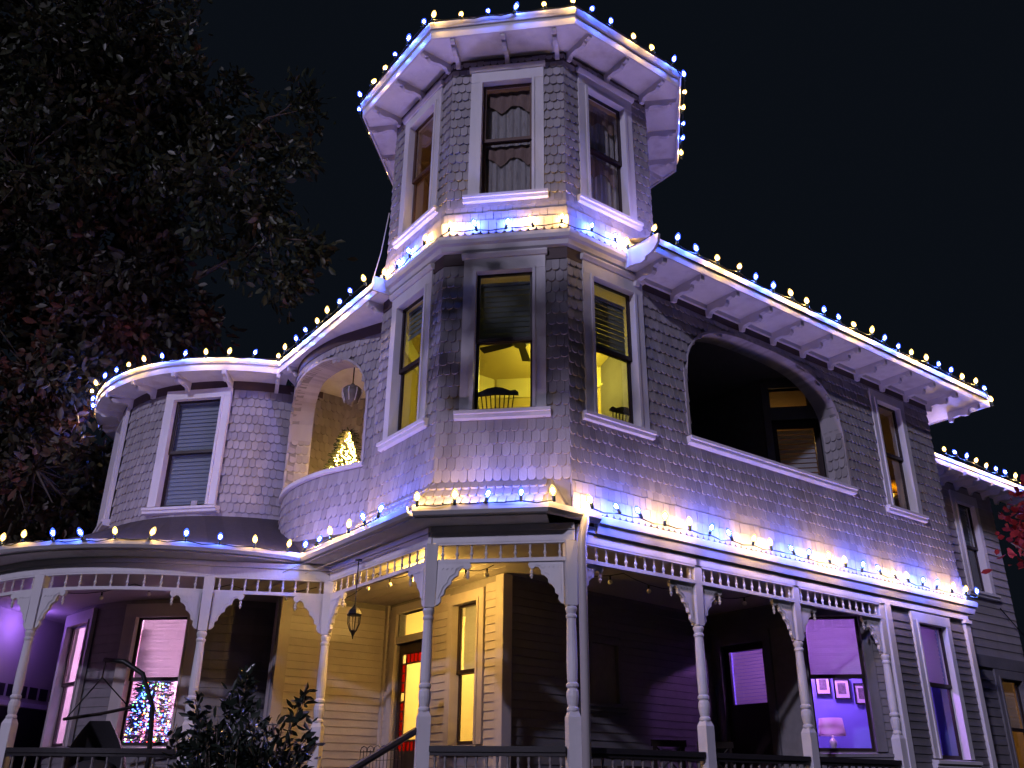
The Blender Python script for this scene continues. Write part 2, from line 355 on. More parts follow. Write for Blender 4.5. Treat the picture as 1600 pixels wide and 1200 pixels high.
# --- window builder -------------------------------------------------------------------------------
OPEN = {}
def window(fr, sc, z0, z1, w, key=None, casing=.165, head=.20, sill=True, sash='sash_paint', blind=None, blind_mat='blind_grey', glassm='window_glass', lap=.54, proud=.045, rail=None, sash_w=.045, nslat=None, apron=False, trim='trim_paint', cap=True, name='window'):
    if not isinstance(fr, Fr): fr = tangent(fr, sc); sc = 0.
    if key: OPEN.setdefault(key, []).append((sc - w / 2, sc + w / 2, z0, z1))
    a, b = sc - w / 2, sc + w / 2
    m = MB()
    m.box(fr, a - casing, a, -.02, proud, z0, z1); m.box(fr, b, b + casing, -.02, proud, z0, z1)
    m.box(fr, a - casing, b + casing, -.02, proud + .004, z1, z1 + head)
    m.box(fr, a - .03, a + .012, -.125, proud + .02, z0, z1 - .002); m.box(fr, b - .012, b + .03, -.125, proud + .02, z0, z1 - .002); m.box(fr, a - .026, b + .026, -.125, proud + .018, z1 - .012, z1 + .03)
    W = part(m, name, trim)
    if cap:
        m = MB(); prof = [(0, z1 + head - .01), (.07, z1 + head), (.10, z1 + head + .045), (.10, z1 + head + .07), (0, z1 + head + .10)]
        m.prism(prof, lambda q: fr.p(a - casing - .03, q[0] + .001, q[1]), lambda q: fr.p(b + casing + .03, q[0] + .001, q[1]))
        part(m, 'head_moulding', trim, parent=W)
    if sill:
        m = MB(); prof = [(-.12, z0 - .005), (.11, z0 - .03), (.11, z0 - .075), (.08, z0 - .08), (.08, z0 - .13), (.02, z0 - .14), (-.12, z0 - .14)]
        m.prism(prof, lambda q: fr.p(a - casing - .06, *q), lambda q: fr.p(b + casing + .06, *q)); part(m, 'sill', trim, parent=W)
    zr = rail if rail else (z0 + z1) / 2
    for (c0, c1, oo) in ((zr - .02, z1, -.045), (z0, zr + .02, -.085)):
        m = MB(); m.box(fr, a + .012, a + .012 + sash_w, oo - .035, oo, c0, c1); m.box(fr, b - .012 - sash_w, b - .012, oo - .035, oo, c0, c1)
        m.box(fr, a + .012 + sash_w, b - .012 - sash_w, oo - .034, oo - .001, c1 - sash_w, c1); m.box(fr, a + .012 + sash_w, b - .012 - sash_w, oo - .034, oo - .001, c0, c0 + sash_w + .01)
        part(m, 'sash', sash, parent=W)
        m = MB(); m.box(fr, a + .05, b - .05, oo - .021, oo - .015, c0 + .04, c1 - .04); part(m, 'pane', glassm, parent=W)
    if blind:
        zb0, zb1 = blind; n = nslat or int((zb1 - zb0) / .075)
        hz_ = (zb1 - zb0) / n
        m = MB(); hw = (w - .07) / 2
        m.add([(-hw, -.006, -hz_ * lap), (hw, -.006, -hz_ * lap), (hw, .014, hz_ * lap), (-hw, .014, hz_ * lap), (-hw, -.003, -hz_ * lap), (hw, -.003, -hz_ * lap), (hw, .017, hz_ * lap), (-hw, .017, hz_ * lap)],
              [(0, 3, 2, 1), (4, 5, 6, 7), (0, 1, 5, 4), (1, 2, 6, 5), (2, 3, 7, 6), (3, 0, 4, 7)])
        me = m.mesh('blind_slat', blind_mat)
        for k in range(n): inst('blind_slat', me, W, frame_matrix(fr, sc, -.150 + random.uniform(-.002, .002), zb0 + hz_ * (k + .5), random.uniform(-.03, .03)))
        m = MB(); m.box(fr, a + .03, b - .03, -.175, -.13, zb1, zb1 + .035); part(m, 'blind_headrail', blind_mat, parent=W)
    return W

# --- upper storeys: openings first ------------------------------------------------------------------
Z2A, Z2B, ZTA, ZTB = 6.0, 8.06, 9.34, 11.42
# windows of the octagon's second storey and tower
window(FC, 0, Z2A, Z2B, .80, 'C', blind=(7.10, 7.92), nslat=10, rail=7.02, blind_mat='blind_olive', lap=.55)
window(FRt, .82, Z2A, Z2B, .80, 'R', blind=(7.10, 7.86), nslat=10, rail=7.02, blind_mat='blind_olive', lap=.55)
window(FL, .82, Z2A, Z2B, .80, 'L', blind=(7.55, 7.98), rail=7.02, blind_mat='blind_olive')
for fr, k in ((FC, 'CT'), (FRt, 'RTT'), (FL, 'LT')):
    window(fr, 0. if k == 'CT' else .82, ZTA, ZTB, .78, k, rail=10.36, sash='sash_brown' if k != 'RTT' else 'sash_paint', head=.2)
window(FRt, 7.50, Z2A, 7.97, .76, 'R', casing=.15, head=.17, rail=7.0, cap=False)
# turret windows (second storey)
sT = lambda deg: math.radians(deg + 180) * 2.9
window(FT, sT(-92.5), 6.0, 8.04, .96, casing=.16, head=.17, blind=(6.05, 8.0), nslat=26, blind_mat='blind_grey', cap=False)
window(FT, sT(-141), 6.0, 8.04, .86, casing=.16, head=.17, blind=(6.05, 8.0), nslat=26, blind_mat='blind_grey', cap=False)
window(FT, sT(-190), 6.0, 8.04, .86, casing=.16, head=.17, blind=(6.05, 8.0), nslat=26, blind_mat='blind_grey', cap=False)
OPEN['T'] = [(sT(-92.5) - .48, sT(-92.5) + .48, 6., 8.04), (sT(-141) - .43, sT(-141) + .43, 6., 8.04), (sT(-190) - .43, sT(-190) + .43, 6., 8.04)]

# arch openings
def arch_R(s):
    "top of the loggia opening on the right-hand wall, None outside"
    if s < 2.2 or s > 5.95: return None
    cx = 3.98; h = 1.78 if s < cx else 1.97; t = min(abs(s - cx) / h, 1)
    return 6.95 + 1.11 * (1 - t ** 3.0) ** (1 / 2.4)
CV0, CV1 = .42, 3.10
def arch_L(s):
    if s < CV0 or s > CV1: return None
    cx = (CV0 + CV1) / 2; t = min(abs(s - cx) / ((CV1 - CV0) / 2), 1)
    return 7.05 + .95 * (1 - t ** 2.6) ** (1 / 2.2)
ARB, ALB = 6.09, 6.03
def wall_arch(mb, fr, s0, s1, z0, z1, arch, zb, openings, ds=.05, wt=WT):
    n = int(round((s1 - s0) / ds)); xs = [s0 + (s1 - s0) * k / n for k in range(n + 1)]
    for op in openings: xs += [op[0], op[1]]
    xs = sorted(set(round(x, 4) for x in xs))
    for a, b in zip(xs[:-1], xs[1:]):
        mid = (a + b) / 2; t = arch(mid)
        if t is not None:
            mb.box(fr, a, b, -wt, 0, z0, zb); ta = arch(a + 1e-4) or t; tb = arch(b - 1e-4) or t
            mb.hexa([fr.p(a, -wt, ta), fr.p(b, -wt, tb), fr.p(b, 0, tb), fr.p(a, 0, ta), fr.p(a, -wt, z1), fr.p(b, -wt, z1), fr.p(b, 0, z1), fr.p(a, 0, z1)])
            continue
        cuts = [(op[2], op[3]) for op in openings if op[0] <= mid <= op[1]]; z = z0
        for c0, c1 in cuts: mb.box(fr, a, b, -wt, 0, z, c0); z = c1
        mb.box(fr, a, b, -wt, 0, z, z1)
ZB = 4.62; ZF = 8.37
m = MB(); wall(m, FC, -.85, .85, ZB, ZF, OPEN['C']); WALL_C = part(m, 'tower_front_wall', 'wall_backing')
m = MB(); wall(m, FL, 0, 1.7, ZB, ZF, OPEN['L']); WALL_L = part(m, 'tower_left_wall', 'wall_backing')
m = MB(); wall_arch(m, FRt, 0, 8.87, ZB, ZF, arch_R, ARB, OPEN['R'], wt=WT); WALL_R = part(m, 'right_wall', 'wall_backing')
m = MB(); wall(m, FLL, 0, 1.7, ZB, ZF); WALL_LL = part(m, 'tower_side_wall', 'wall_backing')
m = MB(); wall_arch(m, CURVE, 0, CURVE.len, 4.66, ZF, arch_L, ALB, []); WALL_CV = part(m, 'curved_balcony_wall', 'wall_backing')
m = MB(); wall(m, FT, 0, 2 * PI * 2.9, 5.5, ZF, OPEN['T']); WALL_T = part(m, 'turret_wall', 'wall_backing')
m = MB(); wall(m, FC, -.85, .85, 8.6, 11.95, OPEN['CT']); wall(m, FL, 0, 1.7, 8.6, 11.95, OPEN['LT']); wall(m, FRt, 0, 1.7, 8.6, 11.95, OPEN['RTT'])
for fr in (FRR, FLL): wall(m, fr, 0, 1.7, 8.3, 11.95)
for k in range(3):
    P = oct_pts(AP); i = 2 + k; a, b = P[i], P[(i + 1) % 8]; d = Vector((b[0] - a[0], b[1] - a[1])).normalized(); wall(m, Fr(a, tuple(d), (d.y, -d.x)), 0, 1.7, 8.3, 11.95)
WALL_TW = part(m, 'tower_wall', 'wall_backing')
# far-right end wall and back of the main block
m = MB(); FE = Fr(FRt.p(8.87, 0, 0)[:2], (-c45, c45), (c45, c45)); wall(m, FE, 0, 6, 1.1, ZF, wt=.1, o1=-.002); part(m, 'end_wall', 'shingle_paint')

# --- shingles ----------------------------------------------------------------------------------------
SW, SE = .107, .165
def shingle_mesh(w=SW, h=.215):
    hw = w / 2 - .0010; pts = [(-hw, h), (-hw, .046), (-hw * .90, .027), (-hw * .66, .010), (-hw * .30, .0015), (hw * .30, .0015), (hw * .66, .010), (hw * .90, .027), (hw, .046), (hw, h)]
    yf = lambda z: -.036 + .031 * z / h
    n = len(pts); vs_ = [(x, yf(z), z) for x, z in pts] + [(x, .0, z) for x, z in pts]
    fs = [tuple(range(n))] + [(i, n + i, n + (i + 1) % n, (i + 1) % n) for i in range(n - 1)]
    return vs_, fs
SHV, SHF = shingle_mesh()
me_sh = bpy.data.meshes.new('shingle'); me_sh.from_pydata(SHV, [], SHF); me_sh.materials.append(MATS['shingle_paint'])
ALLSH = []
def lay(fr, S0, S1, z0, z1, wallobj, skip=lambda s, z: False, flare=lambda z: (0., 0.), miter=(0, 0)):
    nrow = int(round((z1 - z0) / SE))
    for r in range(nrow):
        z = z0 + r * SE; ex = (flare(z)[0] + .025) * .414; s0 = S0 - miter[0] * ex; s1 = S1 + miter[1] * ex; n = int((s1 - s0) / SW); w = (s1 - s0) / n; off = (r % 2) * .5
        for k in range(n + (1 if off else 0)):
            a = s0 + (k + .5 - off) * w; sx = w / SW * random.uniform(.95, 1.01)
            if off and k == 0: a = s0 + w * .25; sx *= .48
            if off and k == n: a = s1 - w * .25; sx *= .48
            zz = z + random.uniform(-.007, .007) + (random.uniform(-.02, .01) if random.random() < .04 else 0)
            if skip(a, zz): continue
            o, t = flare(zz)
            ALLSH.append((frame_matrix(fr, a + random.uniform(-.002, .002), o + random.uniform(0, .004), zz, t + random.uniform(-.012, .004), sx), wallobj))
def skip_open(ops, casing=.13, below=.16, head=.22):
    def f(s, z):
        for (a, b, c0, c1) in ops:
            if a - casing < s < b + casing and c0 - below - .02 < z < c1 + head - .14: return True
        return False
    return f
fl0 = lambda z: (0., 0.)
flT = lambda z: (.09 * max(0, (9.12 - z) / .55) ** 1.6, -.16 * max(0, (9.12 - z) / .55))
flR = lambda z: (.06 * max(0, (5.1 - z) / .5) ** 1.7, -.15 * max(0, (5.1 - z) / .5))
lay(FC, -.85, .85, 5.03, 8.2, WALL_C, skip_open(OPEN['C']), miter=(1, 1))
lay(FL, 0, 1.7, 5.03, 8.2, WALL_L, skip_open(OPEN['L']), miter=(1, 1))
so = skip_open(OPEN['R'])
def skR(s, z):
    t = arch_R(s)
    if t is not None and ARB - .16 < z + .05 < t - .02: return True
    if 2.12 < s < 6.02 and ARB - .2 < z + .03 < ARB: return True
    return so(s, z)
lay(FRt, 0, 8.87, 4.63, 8.2, WALL_R, skR, flR, (1, .5))
lay(FC, -.85, .85, 8.63, 11.9, WALL_TW, skip_open(OPEN['CT']), flT, (1, 1)); lay(FL, 0, 1.7, 8.63, 11.9, WALL_TW, skip_open(OPEN['LT']), flT, (1, 1)); lay(FRt, 0, 1.7, 8.63, 11.9, WALL_TW, skip_open(OPEN['RTT']), flT, (1, 1))
lay(FRR, 0, 1.7, 8.63, 11.9, WALL_TW, flare=flT, miter=(1, 1)); lay(FLL, 0, 1.7, 8.63, 11.9, WALL_TW, flare=flT, miter=(1, 1))
def skL(s, z):
    t = arch_L(s); return t is not None and ALB - .12 < z + .06 < t - .02
lay(CURVE, .02, 3.45, 4.75, 8.2, WALL_CV, skL)
soT = skip_open([(a - .04, b + .04, c0, c1) for a, b, c0, c1 in OPEN['T']], head=.17, below=.10)
lay(FT, sT(-215), sT(-52), 5.72, 8.2, WALL_T, soT)
lay(FLL, 0, .62, 4.8, 8.2, WALL_LL)
# rank by size in view: nearest and squarest first
def score(Mx):
    p = Mx.translation; d = p - CP; n = -Mx.col[1].to_3d(); return abs(d.normalized().dot(n)) / d.length_squared
ALLSH.sort(key=lambda t: -score(t[0]))
for Mx, wo in ALLSH[:300]: inst('shingle', me_sh, wo, Mx)
def merged(lst, vs_, fs, name, material, parent):
    A = np.array([[*v, 1.] for v in vs_]); V = np.concatenate([A @ np.array(Mx.transposed()) for Mx in lst])[:, :3]; n = len(vs_)
    F = [tuple(i + k * n for i in f) for k in range(len(lst)) for f in fs]
    me = bpy.data.meshes.new(name); me.from_pydata(V.tolist(), [], F); me.materials.append(MATS[material]); me.update()
    o = place(bpy.data.objects.new(name, me), parent); o['kind'] = 'stuff'; return o
merged([t[0] for t in ALLSH[300:]], SHV, SHF, 'shingles', 'shingle_paint', HOUSE)

# arch reveals lined with shingles' timber
m = MB(); ss = [2.2 + (5.95 - 2.2) * k / 60 for k in range(61)]
for a, b in zip(ss[:-1], ss[1:]):
    ta = arch_R(a + 1e-4); tb = arch_R(b - 1e-4)
    m.hexa([FRt.p(a, -.34, ta), FRt.p(b, -.34, tb), FRt.p(b, .046, tb - .001), FRt.p(a, .046, ta - .001), FRt.p(a, -.34, ta + .05), FRt.p(b, -.34, tb + .05), FRt.p(b, .046, tb + .045), FRt.p(a, .046, ta + .045)])
m.box(FRt, 2.15, 2.203, -.34, .044, ARB, arch_R(2.21)); m.box(FRt, 5.945, 6.0, -.34, .044, ARB, arch_R(5.94))
part(m, 'loggia_arch_lining', 'shingle_paint', parent=WALL_R)
m = MB(); prof = [(-.36, ARB), (.12, ARB - .01), (.12, ARB - .05), (.09, ARB - .055), (.09, ARB - .10), (.03, ARB - .12), (-.36, ARB - .12)]
m.prism(prof, lambda q: FRt.p(2.12, *q), lambda q: FRt.p(6.02, *q)); part(m, 'loggia_sill', 'trim_paint', parent=WALL_R)
m = MB(); ss = [CV0 + (CV1 - CV0) * k / 40 for k in range(41)]
for a, b in zip(ss[:-1], ss[1:]):
    ta = arch_L(a + 1e-4); tb = arch_L(b - 1e-4)
    m.hexa([CURVE.p(a, -.36, ta), CURVE.p(b, -.36, tb), CURVE.p(b, .044, tb), CURVE.p(a, .044, ta), CURVE.p(a, -.36, ta + .05), CURVE.p(b, -.36, tb + .05), CURVE.p(b, .044, tb + .045), CURVE.p(a, .044, ta + .045)])
m.box(CURVE, CV0 - .045, CV0, -.36, .042, ALB, arch_L(CV0 + .01)); m.box(CURVE, CV1, CV1 + .045, -.36, .042, ALB, arch_L(CV1 - .01))
part(m, 'balcony_arch_lining', 'shingle_paint', parent=WALL_CV)
m = MB(); m.box(CURVE, CV0 - .05, CV1 + .06, -.30, .075, ALB - .06, ALB); part(m, 'balcony_sill', 'trim_paint', parent=WALL_CV)

RV = []
frv = Fr(FRt.p(5.940, -.34, 0)[:2], FRt.n, neg2(FRt.d))
for r in range(9):
    for k in range(3): RV.append(frame_matrix(frv, .06 + k * .11 + (r % 2) * .03, -.018, 6.12 + r * SE, 0, 1.0))
frl = tangent(CURVE, CV1); frl = Fr(CURVE.p(CV1 - .004, -.36, 0)[:2], frl.n, (CURVE.p(CV1 - .1, 0, 0)[0] - CURVE.p(CV1, 0, 0)[0], CURVE.p(CV1 - .1, 0, 0)[1] - CURVE.p(CV1, 0, 0)[1]))
ln_ = math.hypot(*frl.n); frl.n = (frl.n[0] / ln_, frl.n[1] / ln_)
for r in range(8):
    for k in range(3): RV.append(frame_matrix(frl, .06 + k * .11 + (r % 2) * .03, -.018, 6.05 + r * SE, 0, 1.0))
merged(RV, SHV, SHF, 'reveal_shingles', 'shingle_paint', HOUSE)

# --- friezes, cornices, soffits, eaves ------------------------------------------------------------------
pathO = [FRt.p(1.7, 0, 0)[:2], (.85, 0), (-.85, 0), FL.p(1.7, 0, 0)[:2]][::-1]
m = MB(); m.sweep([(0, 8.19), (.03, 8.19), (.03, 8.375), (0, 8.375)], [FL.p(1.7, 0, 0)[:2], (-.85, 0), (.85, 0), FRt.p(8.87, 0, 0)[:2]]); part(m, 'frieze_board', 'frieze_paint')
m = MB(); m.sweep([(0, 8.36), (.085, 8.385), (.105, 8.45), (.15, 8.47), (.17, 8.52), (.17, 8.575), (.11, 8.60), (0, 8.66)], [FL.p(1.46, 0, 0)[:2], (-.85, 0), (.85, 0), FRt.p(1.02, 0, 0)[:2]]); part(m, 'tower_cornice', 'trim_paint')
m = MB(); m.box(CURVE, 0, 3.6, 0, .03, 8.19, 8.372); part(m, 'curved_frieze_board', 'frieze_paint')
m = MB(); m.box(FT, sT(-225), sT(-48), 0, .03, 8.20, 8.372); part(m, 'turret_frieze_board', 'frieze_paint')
# right eave
RO = .66
m = MB()
m.slab([FRt.p(1.05, .02, 0)[:2], FRt.p(1.05, RO, 0)[:2], FRt.p(10.0, RO, 0)[:2], FRt.p(10.0, -5, 0)[:2], FRt.p(8.8, -5, 0)[:2], FRt.p(8.8, 0, 0)[:2]], 8.372, 8.41); part(m, 'right_soffit', 'soffit_paint')
m = MB(); m.box(FRt, 1.03, 10.03, RO, RO + .03, 8.355, 8.47); m.box(FRt, 10.002, 10.03, -5, RO - .002, 8.357, 8.56); m.box(FRt, 1.03, 10.04, RO + .008, RO + .050, 8.488, 8.585); m.box(FRt, 1.03, 10.035, RO - .05, RO + .02, 8.47, 8.489)
part(m, 'right_fascia', 'gutter_paint')
m = MB(); m.prism([(.10, 8.36), (.30, 8.34), (.42, 8.30), (.50, 8.31), (.52, 8.36), (RO - .04, 8.37), (RO + .03, 8.40), (RO + .10, 8.47), (RO + .125, 8.60), (.10, 8.66)], lambda q: FRt.p(1.0, q[0], q[1]), lambda q: FRt.p(1.045, q[0], q[1])); part(m, 'eave_return', 'trim_paint')
m = MB(); m.box(FRt, 1.06, 8.86, 0.031, .075, 8.30, 8.371); part(m, 'bed_moulding', 'trim_paint')
# left eave
LO = .25; LE0, LE1 = 1.47, 5.05
m = MB(); m.slab([FL.p(LE0, LO, 0)[:2], FL.p(LE1, LO, 0)[:2], (-4.6, 4.3), (-4.0, 5.2), (-2.1, 5.2), (-2.1, 1.3), FL.p(LE0, .02, 0)[:2]], 8.374, 8.412); part(m, 'left_soffit', 'soffit_paint')
m = MB(); m.box(FL, LE0 - .02, LE1 + .12, LO, LO + .03, 8.355, 8.47); m.box(FL, LE0 - .02, LE1 + .1, LO + .008, LO + .05, 8.488, 8.585); m.box(FL, LE0 - .02, LE1 + .1, LO - .05, LO + .02, 8.47, 8.489); m.box(FL, LE0 - .05, LE0 - .02, .02, LO + .12, 8.36, 8.60)
part(m, 'left_fascia', 'gutter_paint')
# turret eave
TE = 3.42
arcT = lambda r, d0, d1, n=48: [(TC[0] + r * math.cos(math.radians(d0 + (d1 - d0) * k / n)), TC[1] + r * math.sin(math.radians(d0 + (d1 - d0) * k / n))) for k in range(n + 1)]
m = MB(); A = arcT(2.85, -230, -62); B = arcT(TE, -230, -62)
for k in range(48): m.hexa([(*A[k], 8.368), (*A[k + 1], 8.368), (*B[k + 1], 8.368), (*B[k], 8.368), (*A[k], 8.40), (*A[k + 1], 8.40), (*B[k + 1], 8.40), (*B[k], 8.40)])
part(m, 'turret_soffit', 'soffit_paint')
arcp = arcT(TE, -230, -64)
m = MB(); m.sweep([(0, 8.35), (.025, 8.35), (.025, 8.455), (.012, 8.462), (.014, 8.475), (.045, 8.49), (.055, 8.53), (.055, 8.585), (0, 8.585)], arcp); part(m, 'turret_fascia', 'gutter_paint')
m = MB(); A = arcT(TE + .05, -235, -50); m.add([(*q, 8.58) for q in A] + [(TC[0], TC[1], 10.25)] + [(*q, 8.55) for q in A], [(k, k + 1, 49) for k in range(48)] + [(k, 50 + k, 51 + k, k + 1) for k in range(48)]); part(m, 'turret_roof', 'roof_shingle')
# main roof
m = MB()
m.add([FRt.p(1.05, RO + .05, 8.59), FRt.p(10.03, RO + .05, 8.59), FRt.p(7.0, -3.5, 10.6), FRt.p(1.05, -3.5, 10.6), FRt.p(10.03, -7, 8.59)], [(0, 1, 2, 3), (1, 4, 2)])
m.add([FL.p(1.5, LO + .05, 8.59), FL.p(5.5, LO + .05, 8.59), FL.p(6.2, -3.2, 10.4), FL.p(1.5, -3.2, 10.4)], [(3, 2, 1, 0)])
part(m, 'main_roof', 'roof_shingle')
# tower eave
O_in, O_out = oct_pts(2.0), oct_pts(2.60)
m = MB()
for k in range(8):
    a, b, d, e = O_in[k], O_in[(k + 1) % 8], O_out[(k + 1) % 8], O_out[k]
    m.hexa([(*a, 11.90), (*b, 11.90), (*d, 11.90), (*e, 11.90), (*a, 11.94), (*b, 11.94), (*d, 11.94), (*e, 11.94)])
part(m, 'tower_soffit', 'soffit_paint')
m = MB(); m.sweep([(0, 11.87), (.03, 11.87), (.035, 12.03), (.06, 12.04), (.085, 12.12), (.085, 12.15), (0, 12.15)], oct_pts(2.60), True); part(m, 'tower_fascia', 'trim_paint')
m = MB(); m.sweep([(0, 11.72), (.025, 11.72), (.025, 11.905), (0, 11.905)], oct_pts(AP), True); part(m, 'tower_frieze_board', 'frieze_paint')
P = oct_pts(2.70); m = MB(); m.add([(*q, 12.155) for q in P] + [(*OCT, 13.3)], [(k, (k + 1) % 8, 8) for k in range(8)] + [tuple(range(8))]); part(m, 'tower_roof', 'roof_shingle')

# eave brackets (scrolled)
def bracket_mesh(L, w=.075, d=1.):
    prof = [(0, 0), (0, -.19 * d), (.055, -.20 * d), (.075, -.15 * d), (.10, -.125 * d), (.22, -.115 * d), (.30, -.15 * d), (.37, -.155 * d), (.41, -.12 * d), (.415, -.065 * d), (.45, -.05 * d)]
    if L > .5: prof += [(L - .1, -.05 * d), (L - .085, -.085 * d), (L - .05, -.10 * d), (L - .01, -.085 * d)]
    prof = [(x * L / .62 if L < .5 else x, z) for x, z in prof]
    prof += [(L, -.02), (L, 0)]
    m = MB(); m.prism(prof, lambda q: (-w / 2, -q[0], q[1]), lambda q: (w / 2, -q[0], q[1])); return m.mesh('eave_bracket', 'trim_paint')
br_R = bracket_mesh(.62); br_T = bracket_mesh(.53, .07); br_O = bracket_mesh(.53, .065, .85)
for k in range(11): inst('eave_bracket', br_R, HOUSE, frame_matrix(FRt, 2.02 + (k - 1) * .765, .03, 8.37))
inst('eave_bracket', br_R, HOUSE, frame_matrix(FRt, 9.75, .0, 8.368)); inst('eave_bracket', br_R, HOUSE, frame_matrix(FE, 1.0, .0, 8.37))
for deg in (-65, -81, -97, -113, -129, -145, -161): inst('eave_bracket', br_T, HOUSE, frame_matrix(FT, sT(deg), .03, 8.366))
inst('eave_bracket', br_T, HOUSE, frame_matrix(FL, 1.80, -.27, 8.372)); inst('eave_bracket', br_T, HOUSE, frame_matrix(FL, 4.75, -.27, 8.372))
for k in range(8):
    a, b = oct_pts(AP)[k], oct_pts(AP)[(k + 1) % 8]; d = Vector((b[0] - a[0], b[1] - a[1])).normalized(); fr = Fr(a, tuple(d), (d.y, -d.x))
    for s in (.08, .85, 1.62): inst('eave_bracket', br_O, HOUSE, frame_matrix(fr, s, .02, 11.9))

# --- skirt roof over the porch, gutters -------------------------------------------------------------------
GZ = 4.58
Lc = lambda s, o: FL.p(s, o, 0)[:2]
GO = .36
# corner points of the lower eave
def isect(p, d, q, e):
    A = np.array([[d[0], -e[0]], [d[1], -e[1]]]); t = np.linalg.solve(A, np.array([q[0] - p[0], q[1] - p[1]])); return (p[0] + d[0] * t[0], p[1] + d[1] * t[0])
RG = .07
cRC = isect(FRt.p(0, RG, 0)[:2], FRt.d, (0, -GO), (1, 0)); cLC = isect(FL.p(0, GO, 0)[:2], FL.d, (0, -GO), (1, 0))
GC = (-6.0, 4.7); GR = 4.02
# junction of left gutter with the round gutter
for k in range(400):
    s = 2 + k * .005; q = FL.p(s, GO, 0)
    if math.hypot(q[0] - GC[0], q[1] - GC[1]) < GR: break
JS = s; J = FL.p(JS, GO, 0)[:2]; jth = math.degrees(math.atan2(J[1] - GC[1], J[0] - GC[0]))
arcG = lambda r, d0, d1, n=40: [(GC[0] + r * math.cos(math.radians(d0 + (d1 - d0) * k / n)), GC[1] + r * math.sin(math.radians(d0 + (d1 - d0) * k / n))) for k in range(n + 1)]
gp = [(-.02, 4.52), (.0, 4.515), (.06, 4.52), (.095, 4.56), (.10, 4.625), (.085, 4.625), (.07, 4.57), (.0, 4.55), (-.02, 4.56)]
m = MB(); m.sweep(gp, [J, cLC]); part(m, 'gutter', 'gutter_paint')
m = MB(); m.sweep(gp, [cLC, cRC, FRt.p(.35, RG, 0)[:2]]); part(m, 'gutter', 'gutter_paint')
m = MB(); m.sweep([(-.06, 4.40), (.0, 4.40), (.015, 4.45), (.03, 4.50), (.055, 4.52), (.065, 4.60), (.045, 4.615), (-.06, 4.62)], [FRt.p(.35, RG, 0)[:2], FRt.p(9.08, RG, 0)[:2], FRt.p(9.08, -1, 0)[:2]]); part(m, 'drip_moulding', 'gutter_paint')
m = MB(); m.sweep(gp, arcG(GR, jth - 115, jth)); part(m, 'round_gutter', 'gutter_paint')
# soffit strips under the lower eave
m = MB(); m.sweep([(-.42, 4.47), (-.01, 4.50), (-.01, 4.53), (-.42, 4.50)], [J, cLC, cRC]); part(m, 'porch_soffit', 'soffit_paint')
m = MB(); m.sweep([(-.42, 4.47), (-.01, 4.50), (-.01, 4.53), (-.42, 4.50)], arcG(GR, jth - 115, jth)); part(m, 'porch_soffit', 'soffit_paint')
# skirt: sloping shingle courses
def skirt_fr(A, B, inner_o, name):
    pass
def ruled(mb, outer, inner, thick=.03):
    n = len(outer)
    for k in range(n - 1):
        a, b, d, e = outer[k], outer[k + 1], inner[k + 1], inner[k]
        dn = lambda q: (q[0], q[1], q[2] - thick); mb.hexa([dn(a), dn(b), dn(d), dn(e), a, b, d, e])
m = MB()
ruled(m, [(*cLC, 4.60), (*cRC, 4.60), (*FRt.p(.35, RG, 0)[:2], 4.61)], [(-.85, .0, 5.04), (.62, .0, 5.04), (.85, 0, 4.66)])
sl = [0, .6, 1.2, 1.7]
ruled(m, [(*FL.p(s - (.15 if s == 0 else 0), GO, 0)[:2], 4.60) for s in sl], [(*FL.p(s, 0, 0)[:2], 5.04) for s in sl])
part(m, 'tower_skirt', 'shingle_paint'); m = MB()
cs = [0, .6, 1.2, 1.8, 2.4, 2.8, 3.1, 3.5]; lz = [5.02, 5.0, 5.0, 5.06, 5.2, 5.38, 5.56, 5.8]; ls = [1.7, 1.95, 2.2, 2.45, 2.7, 2.9, 3.05, JS]
ruled(m, [(*FL.p(s, GO, 0)[:2], 4.60) for s in ls], [CURVE.p(a, -.02, z) for a, z in zip(cs, lz)])
A = arcG(GR, jth - 115, jth, 30); B = arcT(2.86, -235, -54, 30)
ruled(m, [(*q, 4.60) for q in A], [(*q, 5.84) for q in B])
part(m, 'porch_roof', 'roof_shingle')
# shingles on the skirt in front of the tower (fish-scale)
SK = []
tilt = -math.atan2(GO, .44)
for r in range(3):
    zz = 4.64 + r * .13; t = (zz - 4.60) / .44; o = GO * (1 - t) + .01
    w0 = -.85 + (cLC[0] + .85) * (1 - t); w1 = .62 + (cRC[0] - .62) * (1 - t); n = int((w1 - w0) / SW)
    for k in range(n): SK.append(frame_matrix(FC, w0 + (k + .5 + (r % 2) * .3) * (w1 - w0) / (n + .4), o, zz, -tilt, .97, .95))
    n = int((1.7 + .1 * (1 - t)) / SW)
    for k in range(n): SK.append(frame_matrix(FL, -.12 * (1 - t) + (k + .5) * SW, o, zz, -tilt, .97, .95))
merged(SK, SHV, SHF, 'skirt_shingles', 'shingle_paint', HOUSE)
# downspout
m = MB(); q0 = Vector((cRC[0] + .30, cRC[1] + .22, 4.54)); bx, by = FRt.p(.16, .08, 0)[:2]
m.tube([FRt.p(.10, .13, 4.58), FRt.p(.10, .14, 4.50), FRt.p(.035, .15, 4.28), FRt.p(.03, .15, 4.18), FRt.p(.03, .15, .1)], .052, 10); part(m, 'downspout', 'downspout_paint', True)

